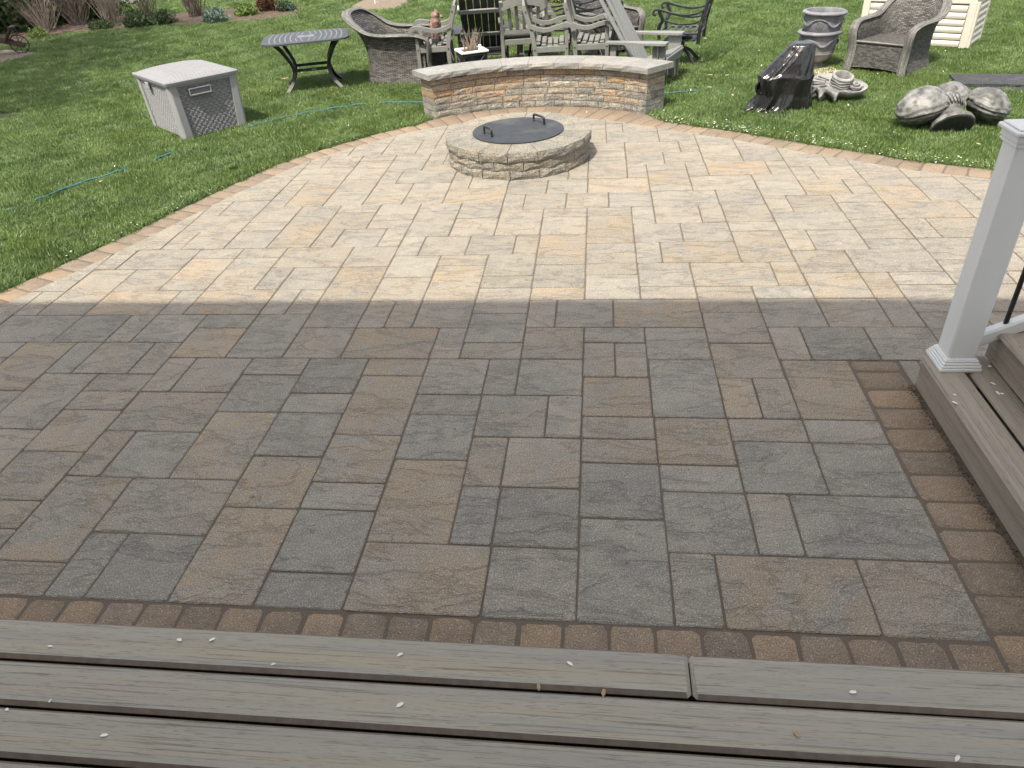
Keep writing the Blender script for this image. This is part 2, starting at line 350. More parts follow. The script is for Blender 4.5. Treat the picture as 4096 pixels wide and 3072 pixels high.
    def grid(s, fn, nu, nv, us=1.0, vs_=1.0, flip=False):
        vs = [fn(i/nu, j/nv) for i in range(nu+1) for j in range(nv+1)]; fs, uvs = [], []
        for i in range(nu):
            for j in range(nv):
                f = [i*(nv+1)+j, (i+1)*(nv+1)+j, (i+1)*(nv+1)+j+1, i*(nv+1)+j+1]
                uv = [(i/nu*us, j/nv*vs_), ((i+1)/nu*us, j/nv*vs_), ((i+1)/nu*us, (j+1)/nv*vs_), (i/nu*us, (j+1)/nv*vs_)]
                if flip: f.reverse(); uv.reverse()
                fs.append(f); uvs.append(uv)
        return s.add(vs, fs, uvs)
    def poly(s, pts, z0, z1, ch=0.0, jit=0.0, rnd=None):
        """prism of a plan polygon (counter-clockwise) with a worn, chamfered top edge"""
        n = len(pts); cx = sum(p[0] for p in pts)/n; cy = sum(p[1] for p in pts)/n
        def inset(d):
            out = []
            for i in range(n):
                p0, p, p2 = Vector(pts[i-1]), Vector(pts[i]), Vector(pts[(i+1) % n])
                e1 = (p-p0); e2 = (p2-p)
                if e1.length < 1e-6 or e2.length < 1e-6: out.append(tuple(p)); continue
                n1 = Vector((-e1.y, e1.x)).normalized(); n2 = Vector((-e2.y, e2.x)).normalized()
                b_ = n1+n2; k = b_.dot(n1)
                b_ = b_*(d/max(k, 0.35)) if b_.length > 1e-5 else n1*d
                out.append((p.x+b_.x, p.y+b_.y))
            return out
        top = inset(ch) if ch else list(pts)
        vs = [(x, y, z0) for x, y in pts] + [(x, y, z1-ch*0.6) for x, y in pts]
        if ch: vs += [(x, y, z1) for x, y in top]
        fs = []
        for r in range(2 if ch else 1):
            for i in range(n): j = (i+1) % n; fs.append([r*n+i, r*n+j, r*n+n+j, r*n+n+i])
        fs.append([(2*n if ch else n)+i for i in range(n)])
        return s.add(vs, fs)
    def mesh(s, name, mats, smooth=None):
        me = bpy.data.meshes.new(name); me.from_pydata([(x*U, y*U, z*U) for x, y, z in s.v], [], s.f)
        for m in (mats if isinstance(mats, (list, tuple)) else [mats]): me.materials.append(M[m] if isinstance(m, str) else m)
        if any(s.mi): me.polygons.foreach_set('material_index', s.mi)
        if any(u is not None for u in s.uv):
            uvl = me.uv_layers.new(name='UVMap'); k = 0
            for f, u in zip(s.f, s.uv):
                for i in range(len(f)): uvl.data[k].uv = u[i] if u else (0, 0); k += 1
        if smooth is not None:
            me.polygons.foreach_set('use_smooth', [True]*len(me.polygons)); me.set_sharp_from_angle(angle=D(smooth))
        me.update(); return me
    def build(s, name, mats, parent=None, smooth=None, loc=None, **props):
        o = bpy.data.objects.new(name, s.mesh(name, mats, smooth)); C.objects.link(o)
        if parent: o.parent = parent
        if loc: o.location = Vector(loc)*U
        for k, v in props.items(): o[k] = v
        return o
def tag(o, label=None, category=None, group=None, kind=None):
    for k, v in (('label', label), ('category', category), ('group', group), ('kind', kind)):
        if v: o[k] = v
    return o
def thing(name, label, category, loc=(0, 0, 0), rz=0.0, group=None, tilt=None):
    o = bpy.data.objects.new(name, None); C.objects.link(o); o.location = Vector(loc)*U
    o.rotation_euler = (tilt[0], tilt[1], rz) if tilt else (0, 0, rz); o.empty_display_size = 0.05
    return tag(o, label, category, group)
def copy_tree(o, parent=None):
    c = o.copy(); C.objects.link(c)
    if parent: c.parent = parent
    for ch in list(o.children): copy_tree(ch, c)
    return c
def lerp(a, b, t): return a+(b-a)*t
def circ(n, r, cx=0, cy=0, a0=0, a1=2*math.pi): return [(cx+r*math.cos(a0+(a1-a0)*i/n), cy+r*math.sin(a0+(a1-a0)*i/n)) for i in range(n)]
def smoothpath(pts, k=4):
    """Catmull-Rom through points"""
    P = [Vector(p) for p in pts]; P = [P[0]*2-P[1]]+P+[P[-1]*2-P[-2]]; out = []
    for i in range(1, len(P)-2):
        for j in range(k):
            t = j/k; a, b_, c, d = P[i-1:i+3]
            out.append(0.5*((2*b_)+(c-a)*t+(2*a-5*b_+4*c-d)*t*t+(3*b_-a-3*c+d)*t**3))
    out.append(P[-2]); return out

# ================================================================ the patio
TILES = [(-7,0,2,1),(-9,0,2,3),(-11,0,2,2),(-12,0,1,2),(-14,1,2,3),(-14,0,2,1),(-12,2,3,2),(-11,4,2,3),(-14,6,3,2),(-13,4,2,2),
 (-14,4,1,2),(-16,5,2,2),(-16,7,2,1),(-16,8,2,1),(-18,6,2,3),(-16,3,2,2),(-16,2,2,1),(-16,1,2,1),(-16,0,2,1),(-18,4,2,2),
 (-20,6,2,2),(-20,8,2,3),(-22,10,2,1),(-18,9,1,2),(-17,9,2,2),(-15,9,1,2),(-14,8,1,2),(-13,8,2,2),(-14,10,2,2),(-14,12,2,1),
 (-12,10,2,3),(-10,10,2,2),(-16,11,2,2),(-17,11,1,2),(-19,11,2,2),(-22,11,3,2),(-11,9,2,1),(-11,7,2,2),(-9,8,2,2),(-9,7,2,1),
 (-9,5,2,2),(-9,3,2,2),(-7,9,2,1),(-7,6,2,3),(-7,4,2,2),(-7,3,2,1),(-7,1,2,2),(-5,7,2,1),(-5,5,2,2),(-5,2,2,3),
 (-5,0,3,2),(-2,0,2,2),(-3,2,1,2),(-2,2,2,2),(-3,4,1,2),(-2,4,2,2),(-3,6,2,2),(-1,6,1,2),(-5,8,2,2),(-3,8,1,2),
 (-2,8,2,2),(-8,10,3,2),(-5,10,1,2),(-4,11,2,2),(-4,10,2,1),(-2,10,2,2),(-8,12,1,2),(-7,12,1,2),(-6,12,2,2),(-10,12,2,2),
 (-4,13,2,2),(-2,12,1,2),(-1,12,2,2),(1,12,3,2),(0,11,2,1),(0,9,1,2),(1,9,1,2),(0,7,2,2),(0,6,2,1),(0,5,2,1),
 (0,3,2,2),(0,0,2,3),(2,10,2,2),(2,7,2,3),(2,5,2,2),(2,4,2,1),(2,2,2,2),(2,0,1,2),(3,0,3,2),(6,0,2,2),
 (4,2,1,2),(5,2,3,2),(4,4,2,2),(6,4,2,2),(4,6,2,1),(6,6,2,1),(4,7,1,2),(5,7,1,2),(6,7,2,3),(4,9,2,2),
 (4,11,2,2),(4,13,2,2),(6,10,1,2),(7,10,2,2),(9,10,2,2),(6,12,2,2),(8,12,2,2),(10,12,1,2),(11,13,2,2),(11,11,2,2),
 (-22,13,1,2),(-24,13,2,2),(-24,11,2,2),(-21,13,2,1),(-21,14,2,3),(-19,13,3,2),(-16,13,1,2),(-15,13,3,2),(-23,15,2,1),(-23,16,2,2),
 (-23,18,2,1),(-19,15,2,2),(-21,17,1,2),(-20,17,3,2),(-17,15,2,1),(-17,16,2,2),(-17,18,2,1),(-21,19,2,2),(-19,19,1,2),(-18,19,2,2),
 (-15,15,2,2),(-13,15,1,2),(-12,15,2,2),(-15,17,2,1),(-15,18,2,1),(-13,17,3,2),(-10,17,2,2),(-12,13,1,2),(-11,13,1,2),(-10,14,2,3),
 (-8,14,2,2),(-8,16,2,2),(-8,18,1,2),(-7,18,2,2),(-5,18,2,2),(-3,18,1,2),(-16,19,2,2),(-14,19,2,3),(-12,19,1,2),(-11,19,2,2),
 (-9,19,1,2),(-8,20,2,3),(-6,17,2,1),(-6,14,2,3),(-4,16,2,2),(-4,15,2,1),(-2,17,2,3),(-2,15,2,2),(-2,14,2,1),(0,18,2,1),
 (0,16,2,2),(0,14,2,2),(0,19,2,3),(2,17,1,2),(3,17,3,2),(2,15,2,2),(2,14,2,1),(4,15,3,2),(7,15,1,2),(6,14,2,1),
 (6,17,2,3),(2,19,2,2),(4,19,2,2),(8,14,2,2),(8,16,2,2),(10,16,3,2),(10,14,1,2),(11,15,2,1),(8,18,1,2),(9,18,2,2),
 (11,18,2,1),(13,17,2,2),(13,15,2,2),(6,20,2,1),(6,21,2,2),(6,23,2,2),(3,23,3,2),(8,20,3,2),(8,22,1,2),(9,22,2,2),
 (11,19,2,2),(11,21,2,2),(11,23,2,1),(12,24,1,2),(10,24,2,2),(8,26,2,1),(8,24,2,2),(5,25,3,2),(10,26,1,2),(11,26,2,2),
 (13,25,2,2),(13,23,2,2),(13,21,3,2),(13,19,1,2),(14,19,2,2),(15,23,2,3),(15,26,2,1),(16,22,2,1),(16,21,2,1),(17,23,2,2),
 (17,25,2,2),(13,27,2,2),(-19,21,3,2),(-21,21,2,1),(-21,22,2,2),(-21,24,2,1),(-19,23,1,2),(-18,23,2,2),(-19,25,3,2),(-18,27,2,2),
 (-19,27,1,2),(-18,29,2,2),(-16,21,2,1),(-16,22,2,1),(-16,23,2,1),(-16,24,1,2),(-16,26,1,2),(-15,24,2,3),(-15,27,2,1),(-16,28,3,2),
 (-16,30,1,2),(-15,30,2,2),(-14,22,2,2),(-12,23,2,1),(-12,21,2,2),(-10,22,2,2),(-10,21,2,1),(-8,23,2,1),(-6,22,2,2),(-6,20,2,2),
 (-13,26,2,2),(-13,24,2,2),(-13,31,2,1),(-13,28,2,3),(-11,31,2,1),(-11,29,2,2),(-11,27,1,2),(-10,27,3,2),(-11,24,2,3),(-9,25,2,2),
 (-9,24,2,1),(-7,24,3,2),(-7,26,1,2),(-6,26,2,2),(-7,28,3,2),(-4,25,2,2),(-2,25,2,2),(-4,23,1,2),(-3,23,2,2),(-1,23,2,2),
 (1,23,2,2),(-1,27,1,2),(-4,27,3,2),(-4,20,2,3),(-2,22,2,1),(-2,20,2,2),(0,22,2,1),(2,21,1,2),(3,21,2,2),(5,21,1,2),
 (0,25,3,2),(0,27,2,3),(2,27,1,2),(3,25,2,1),(3,26,2,2),(3,28,2,1),(5,27,1,2),(6,27,3,2),(9,27,1,2),(2,29,2,2),
 (4,29,2,2),(2,31,3,2),(5,31,1,2),(0,32,2,1),(0,30,2,2),(1,33,3,2),(4,33,2,1),(4,34,2,2),(1,35,1,2),(2,35,2,2),
 (1,37,2,1),(-1,35,2,2),(-1,33,2,2),(-1,37,2,1),(6,29,2,1),(6,30,2,2),(6,32,2,2),(6,34,2,1),(8,29,2,2),(8,31,2,2),
 (10,28,2,2),(12,28,1,2),(10,30,2,1),(-14,32,2,2),(-16,32,2,2),(-12,32,2,2),(-12,34,2,1),(-14,34,2,2),(-12,35,3,2),(-12,37,1,1),
 (-11,37,2,2),(-10,33,1,2),(-10,32,2,1),(-9,33,2,2),(-9,30,1,2),(-8,30,1,2),(-9,29,2,1)]
WARM = {(-11,4),(-14,1),(-7,6),(-5,2),(-20,8),(-14,10),(-5,0),(-7,4),(3,0),(0,7),(6,7),(4,7),(-19,13),(6,27),(-10,14),(-14,19),(7,15),(-2,14),(-9,0),(-9,3),(-15,13),(-6,14),(-24,13),(1,12),(-8,10),(-17,16),(-2,17),(0,19),(-15,18),(-15,24),(-7,24),(-14,32),(10,24),(13,23),(13,21),(3,26),(0,25),(3,17),(10,14),(-7,9),(2,5),(-16,5),(8,14),(-1,7)}
GREY = {(-4,11),(-9,5),(-11,0),(-12,0),(-7,1),(-7,0),(-5,5),(-3,2),(-2,2),(5,2),(2,2),(-14,12),(-12,10),(-9,8),(0,3),(2,7),(6,4),(4,4),(0,0),(7,10),(3,28),(1,23),(-18,9),(-19,11),(-22,11)}
def warp(x, y): return (x+1.35e-5*y+2.169e-4*x*y, y+2.167e-4*x*y-0.009543*x)
INNER = [(-25.6,6.0),(-24.6,9.5),(-23.5,12.6),(-22.55,14.9),(-21.6,17.2),(-20.5,20.0),(-19.5,23.0),(-18.3,26.3),(-17.5,28.4),(-16.35,31.0),(-14.0,33.95),(-12.0,36.1),(-10.8,37.0),(-9.1,37.95),(-6.6,38.9),(-4.0,39.3),(-1.5,38.9),(0.8,37.9),(2.4,36.95),(3.8,35.95),(5.8,34.5),(8.0,32.95),(10.0,31.35),(11.3,30.2),(13.1,28.95),(15.0,27.4),(17.1,26.2),(19.5,25.1),(23.0,23.8),(28.0,22.4)]
INN = [(p.x, p.y) for p in smoothpath([(x, y, 0) for x, y in INNER], 3)]
RING_W = 1.42
def normal_out(P, i):
    a, b = P[max(i-1, 0)], P[min(i+1, len(P)-1)]; d = Vector((b[0]-a[0], b[1]-a[1])).normalized(); return (-d.y, d.x)
OUT = [(x+normal_out(INN, i)[0]*RING_W, y+normal_out(INN, i)[1]*RING_W) for i, (x, y) in enumerate(INN)]
for i_, (x_, y_) in enumerate(OUT):        # the ring runs up to the foot of the seat wall
    r_ = math.hypot(x_+3.85, y_-30.95); a_ = math.degrees(math.atan2(y_-30.95, x_+3.85))
    if 41 < a_ < 133 and r_ < 10.84: OUT[i_] = (-3.85+(x_+3.85)*10.84/r_, 30.95+(y_-30.95)*10.84/r_)
AREA = INN+[(28.0, 0.0), (-27.5, 0.0)]           # plan of the paved field
AREA.reverse()                                    # counter-clockwise
def clip_rect(poly, x0, y0, x1, y1):
    def cut(P, ins, inter):
        o = []
        for i in range(len(P)):
            a, b = P[i-1], P[i]; ia, ib = ins(a), ins(b)
            if ia != ib: o.append(inter(a, b))
            if ib: o.append(b)
        return o
    def ix(X): return lambda a, b: (X, a[1]+(b[1]-a[1])*(X-a[0])/(b[0]-a[0]))
    def iy(Y): return lambda a, b: (a[0]+(b[0]-a[0])*(Y-a[1])/(b[1]-a[1]), Y)
    P = cut(poly, lambda p: p[0] >= x0, ix(x0))
    if P: P = cut(P, lambda p: p[0] <= x1, ix(x1))
    if P: P = cut(P, lambda p: p[1] >= y0, iy(y0))
    if P: P = cut(P, lambda p: p[1] <= y1, iy(y1))
    return P
def parea(P): return sum(P[i-1][0]*P[i][1]-P[i][0]*P[i-1][1] for i in range(len(P)))/2
def inside(P, x, y):
    c = False
    for i in range(len(P)):
        (x1, y1), (x2, y2) = P[i-1], P[i]
        if (y1 > y) != (y2 > y) and x < (x2-x1)*(y-y1)/(y2-y1)+x1: c = not c
    return c
def allowed(x, y):   # the field stops at the cobble strip beside the side steps
    return not (x > 8 and y < 10 and x < 9.45) and not (x > 9.4 and y < 8.0)
occ = set()
for x, y, a, b in TILES:
    for i in range(a):
        for j in range(b): occ.add((x+i, y+j))
tiles = list(TILES)
for y in range(0, 40):                            # the stretches the photograph hides, laid in the same sizes
    for x in range(-28, 28):
        if (x, y) in occ or not allowed(x+.5, y+.5): continue
        opts = [(2, 2), (2, 3), (3, 2), (2, 1), (1, 2), (1, 1)]; R.shuffle(opts); opts.sort(key=lambda s: s == (1, 1))
        for a, b in opts:
            cells = [(x+i, y+j) for i in range(a) for j in range(b)]
            if all(c not in occ and allowed(c[0]+.5, c[1]+.5) for c in cells): break
        occ.update(cells); tiles.append((x, y, a, b))
JT = 0.023
def stone_outline(w, h, seed, sub=3, jit=0.010, rc=0.05):
    r = random.Random(seed); pts = []
    cs = [(0, 0), (w, 0), (w, h), (0, h)]
    for k in range(4):
        a, b = Vector(cs[k]), Vector(cs[(k+1) % 4]); d = (b-a); L = d.length; d.normalize(); nrm = Vector((d.y, -d.x))
        m = max(2, int(round(sub*L/2)))
        rc2 = min(rc*r.uniform(0.6, 1.5), L*.3)
        ts = [rc2]+[L*(i/m) for i in range(1, m)]+[L-rc2]
        for t in ts: p = a+d*t+nrm*(r.uniform(-jit, jit*.6)); pts.append((p.x, p.y))
    return pts
patio = tag(bpy.data.objects.new('patio', None), kind='structure', label='large paved patio of grey and tan slabs with a curved far edge'); C.objects.link(patio)
base = MB(); base.add([(x, y, -0.028) for x, y in [(p[0], p[1]) for p in [(-27.5, -2.2)]+[(OUT[0][0]+.15, OUT[0][1])]+OUT+[(28, -2.2)]]], [list(range(len(OUT)+3))][::1])
base.f[0].reverse(); base.build('joint_sand', 'joint', patio, kind='stuff')
cache = {}
pieces = []
for (x, y, a, b) in tiles:
    P = clip_rect(AREA, x, y, x+a, y+b)
    if len(P) < 3: continue
    ar = parea(P)
    if ar < 0.06: continue
    # the field beside the steps
    if x+a > 9.4 and y < 8.6 and y+b > 8.6: P = clip_rect(P, x, 8.7, x+a, y+b)
    if x < 9.42 < x+a and y < 9.9: P = clip_rect(P, 9.45, y, x+a, y+b)
    if len(P) < 3 or parea(P) < 0.06: continue
    pieces.append((x, y, a, b, P, parea(P) > a*b-1e-3))
cx0, cy0 = CAM.x, CAM.y
pieces.sort(key=lambda q: (q[2]*q[3])/(((q[0]-cx0)**2+(q[1]-cy0)**2+157)**1.5) * (1 if q[5] else .5), reverse=True)
rest = MB()
for idx, (x, y, a, b, P, full) in enumerate(pieces):
    z = R.uniform(-0.010, 0.012)
    if idx < 300 and full:
        key = (a, b, R.randrange(3))
        if key not in cache:
            o_ = stone_outline(a-2*JT, b-2*JT, hash(key) % 9999)
            cache[key] = MB().poly([(px-(a-2*JT)/2, py-(b-2*JT)/2) for px, py in o_], -0.30, 0.0, 0.030).mesh('paver', 'paver')
        o = bpy.data.objects.new('paver', cache[key]); C.objects.link(o); o.parent = patio
        cx, cy = warp(x+a/2, y+b/2); o.location = (cx*U, cy*U, z*U); o.rotation_euler = (R.uniform(-.002, .002), R.uniform(-.002, .002), -0.0095+R.uniform(-.002, .002))
    else:
        # shrink towards the middle for the joint, then warp
        q = [P[0]]
        for p in P[1:]:
            if math.hypot(p[0]-q[-1][0], p[1]-q[-1][1]) > 0.02: q.append(p)
        if math.hypot(q[0][0]-q[-1][0], q[0][1]-q[-1][1]) < 0.02 and len(q) > 3: q.pop()
        mx, my = sum(p[0] for p in q)/len(q), sum(p[1] for p in q)/len(q)
        ex = max(p[0] for p in q)-min(p[0] for p in q); ey = max(p[1] for p in q)-min(p[1] for p in q)
        q = [warp(mx+(p[0]-mx)*(1-2*JT/max(ex, .2)), my+(p[1]-my)*(1-2*JT/max(ey, .2))) for p in q]
        if idx < 300:
            wc = warp(mx, my)
            o = MB().poly([(p[0]-wc[0], p[1]-wc[1]) for p in q], -0.30, 0, 0.02).build('paver', 'paver', patio, loc=(wc[0], wc[1], z))
        else:
            rest.poly(q, -0.30, z, 0.02); continue
    wv = 1.0 if (x, y) in WARM else (0.0 if (x, y) in GREY else R.choice((0.15, 0.25, 0.4, 0.55)))
    if (x, y) == (6, 27): wv = 1.3
    o.color = (wv*0.85, R.uniform(.46, .54)*(0.94 if (x, y) in GREY else 1), 0, 1)
rs = rest.build('paver', 'paver', patio, kind='stuff'); rs.color = (0.3, .5, 0, 1)

# cobble borders: along the curve, beside the side steps, and in front of the near steps
border = tag(bpy.data.objects.new('patio_border', None), kind='structure', label='border of small tan cobbles round the edge of the patio'); C.objects.link(border)
def cobble(q, name='cobble'):
    mx, my = sum(p[0] for p in q)/len(q), sum(p[1] for p in q)/len(q); r = R
    pts = []
    for i in range(4):
        a, b = Vector(q[i]), Vector(q[(i+1) % 4]); d = b-a; L = d.length; d.normalize(); nn = Vector((d.y, -d.x)); rc = min(.13*r.uniform(.6, 1.4), L*.28); g = 0.028
        for t in (rc, L*.5, L-rc):
            p = a+d*t-nn*(g+(r.uniform(-.014, .018))); pts.append((p.x-mx, p.y-my))
    o = MB().poly(pts, -0.30, 0, 0.045).build(name, 'cobble', border, smooth=50, loc=(mx, my, r.uniform(-.022, .006)))
    o.rotation_euler = (r.uniform(-.008, .008), r.uniform(-.008, .008), 0)
    o.color = (r.choice((0, .2, .4, .6, .8)), r.uniform(.45, .55), 0, 1); return o
Ls = [0]
for i in range(1, len(INN)): Ls.append(Ls[-1]+math.dist(INN[i-1], INN[i]))
def at_len(P, s):
    for i in range(1, len(Ls)):
        if Ls[i] >= s: t = (s-Ls[i-1])/(Ls[i]-Ls[i-1]); return (lerp(P[i-1][0], P[i][0], t), lerp(P[i-1][1], P[i][1], t))
    return P[-1]
s = 0.0
while s < Ls[-1]-1.1:
    e = s+R.choice((0.92, 0.95, 1.0, 1.02))
    a, b, c, d = at_len(INN, s), at_len(INN, e), at_len(OUT, e), at_len(OUT, s)
    cobble([a, b, c, d]); s = e+0.01
y = 9.97; k = 0
while y > -1.6:
    h = 0.56 if k == 0 else 0.918; cobble([warp(*q_) for q_ in ((8.02, y-h), (9.40, y-h), (9.40, y), (8.02, y))]); y -= h; k += 1
x = 8.0
while x > -20: cobble([warp(*q_) for q_ in ((x-.918, -1.45), (x, -1.45), (x, -0.015), (x-.918, -0.015))]); x -= 0.918

# ================================================================ ground and beds
gr = MB(); gr.grid(lambda u, v: (-330+u*560, -120+v*560, -0.14), 4, 4); go = gr.build('ground', 'thatch', kind='structure')
BED = [(-72.9,81.9),(-71.2,83.8),(-71.4,87.0),(-69.4,88.3),(-66.9,89.8),(-63.7,90.4),(-60.5,90.5),(-57.4,91.3),(-52.8,91.0),(-49.6,91.6),(-45.9,91.9),(-42.6,92.2),(-40.1,93.9),(-39.8,98.5),(-42.2,104.9),(-49.4,107.0),(-53.3,104.1),(-58.5,105.2),(-62.9,103.1),(-73.3,108.9),(-80.5,111.1),(-87.8,112.4),(-98.9,117.2),(-108,122),(-108,84),(-90,74),(-80,78)]
MUL2 = [(-33.2,99.6),(-31.3,96.5),(-28.5,95.1),(-26.4,96.1),(-25.4,100.2),(-26.4,107.0),(-30.4,111.5),(-33.0,109.8),(-33.5,104.6)]
MUL3 = [(-8.3,99.1),(-5.9,91.8),(-3.2,89.8),(-1.0,91.9),(-1.0,100.2)]
MULL = [(-63.8,67.4),(-62.9,70.9),(-63.0,73.0),(-62.4,74.6),(-67.3,77.4),(-70.7,78.4),(-80,76),(-80,62),(-70,62)]
def bedmesh(name, P, m, label):
    P = [(p.x, p.y) for p in smoothpath([(a, b, 0) for a, b in P+[P[0]]], 3)][:-1]
    if parea(P) < 0: P.reverse()
    mx, my = sum(p[0] for p in P)/len(P), sum(p[1] for p in P)/len(P); b = MB(); vs = [(mx, my, .15)]
    n = len(P); rings = [(1, -.13), (.97, .0), (.85, .09), (.6, .13), (.3, .15)]
    fs = []
    for k, z in rings: vs += [(mx+(p[0]-mx)*k, my+(p[1]-my)*k, z+R.uniform(-.03, .05)) for p in P]
    for r_ in range(len(rings)-1):
        for i in range(n): j = (i+1) % n; fs.append([1+r_*n+i, 1+r_*n+j, 1+r_*n+n+j, 1+r_*n+n+i])
    for i in range(n): fs.append([1+4*n+i, 1+4*n+(i+1) % n, 0])
    b.add(vs, fs); tag(b.build(name, m, smooth=60), label, None, None, 'structure'); return P
BED = bedmesh('mulch_bed', BED, 'soil', 'long mulch bed with shrubs across the top of the lawn')
MUL2 = bedmesh('mulch_ring', MUL2, 'straw', 'pale round mulch patch round a thin white stake')
MUL3 = bedmesh('mulch_patch', MUL3, 'soil', 'small mulch patch with low green plants behind the chairs')
MULL = bedmesh('mulch_corner', MULL, 'straw', 'mulch patch under the old wooden barrow')
EXCL = [BED, MUL2, MUL3, MULL]

# ================================================================ seat wall (concentric with the fire pit)
PC = (-3.85, 30.95)
def pol(r, deg, z): return (PC[0]+r*math.cos(D(deg)), PC[1]+r*math.sin(D(deg)), z)
RW0, RW1, A0, A1 = 10.86, 12.75, 126.0, 47.1
HC = 0.405



wall = thing('seat_wall', 'low curved stone seat wall with pale grey cap stones behind the fire pit', 'wall', (PC[0], PC[1], 0))
def curved_block(r0, r1, a0, a1, z0, z1, gap=0.03, n=4, rough=0.022, chz=0.03, bulge=0.018, endface=None, m='wall', name='brick', parent=None, nz=3):
    """a split-face block of a ring: fractured, bulging front (inner) face"""
    rr = R; da = math.degrees(gap/r0)/2; a0, a1 = (a0-da, a1+da) if a0 > a1 else (a0+da, a1-da); b = MB()
    z0 += gap/2; z1 -= gap/2; cols = n+1
    am = math.radians((a0+a1)/2); ox, oy = r0*math.cos(am), r0*math.sin(am)
    vs = []; idx = {}
    for i in range(cols):
        t = i/n; aa = D(lerp(a0, a1, t)); ca, sa = math.cos(aa), math.sin(aa)
        for j in range(nz+1):
            q = j/nz; edge = (i in (0, n)) or (j in (0, nz))
            rad = r0+(0.012 if edge else -bulge*rr.uniform(.1, 1.3)) + rr.uniform(-rough, rough)*(.4 if edge else .9)
            idx[('f', i, j)] = len(vs); vs.append((rad*ca-ox, rad*sa-oy, lerp(z0, z1, q)))
        for j, z in ((0, z0), (1, z1)):
            idx[('b', i, j)] = len(vs); vs.append((r1*ca-ox, r1*sa-oy, z))
    fs = []
    for i in range(n):
        for j in range(nz): fs.append([idx[('f', i, j)], idx[('f', i, j+1)], idx[('f', i+1, j+1)], idx[('f', i+1, j)]])
        fs.append([idx[('f', i, nz)], idx[('b', i, 1)], idx[('b', i+1, 1)], idx[('f', i+1, nz)]])
        fs.append([idx[('f', i, 0)], idx[('f', i+1, 0)], idx[('b', i+1, 0)], idx[('b', i, 0)]])
        fs.append([idx[('b', i, 0)], idx[('b', i+1, 0)], idx[('b', i+1, 1)], idx[('b', i, 1)]])
    for i in (0, n):
        f = [idx[('f', i, j)] for j in range(nz+1)]+[idx[('b', i, 1)], idx[('b', i, 0)]]
        if i == n: f.reverse()
        fs.append(f)
    if a0 < a1: fs = [f[::-1] for f in fs]
    b.add(vs, fs); bmn = b.mesh(name, m)
    bm = bmesh.new(); bm.from_mesh(bmn); bmesh.ops.recalc_face_normals(bm, faces=bm.faces); bm.to_mesh(bmn); bm.free()
    o = bpy.data.objects.new(name, bmn); C.objects.link(o); o.parent = parent; o.location = Vector((ox, oy, 0))*U
    return o
for row in range(7):                         # the lowest course sits half sunk
    z0, z1 = -0.40+row*HC, -0.40+(row+1)*HC
    batter = (6-row)*0.012; a = A0
    while a > A1+0.5:
        L = R.choice((1.1, 1.3, 1.5, 1.75, 1.95)); da = math.degrees(L/RW0); e = max(A1, a-da)
        if e-A1 < math.degrees(0.6/RW0): e = A1
        o = curved_block(RW0+0.055-batter, RW1-.1, a, e, z0, z1, parent=wall)
        o.data.name = 'brick'
        left = (A0-a) < 26
        wv = R.choice((0.0, 0.0, 0.15, 0.35, 0.75)) + (0.45 if (row >= 3 and left) else 0) + (0.12 if row >= 4 else 0) - (0.3 if row <= 1 else 0) - (.3 if (row < 4 and e < 50) else 0)
        o.color = (min(1, max(0, wv)), R.uniform(.44, .56), 0, 1); a = e
# cap stones
ZC0, ZC1 = -0.40+7*HC+.005, -0.40+7*HC+0.36
a = A0+1.6; nn = 9
for i in range(nn):
    e = a-(A0+1.6-(A1-1.6))/nn
    o = curved_block(RW0-0.30, RW1+0.28, a, e, ZC0, ZC1, gap=0.018, n=4, rough=0.035, bulge=0.05, m='cap', name='cap_stone', parent=wall, nz=2)
    o.color = (R.choice((0, 0, .3, .5)) if i > 3 else 0, R.uniform(.47, .54), 0, 1); a = e
for ang in (115.5, 62.5):                    # lights tucked under the cap
    p = pol(RW0+.02, ang, 0); q = MB(); q.box((0, 0, 0), (1.0, .22, .09), ch=.02)
    o = q.build('wall_light', 'black_metal', wall, loc=(p[0]-PC[0], p[1]-PC[1], ZC0-.07)); o.rotation_euler = (0, 0, D(ang-90))

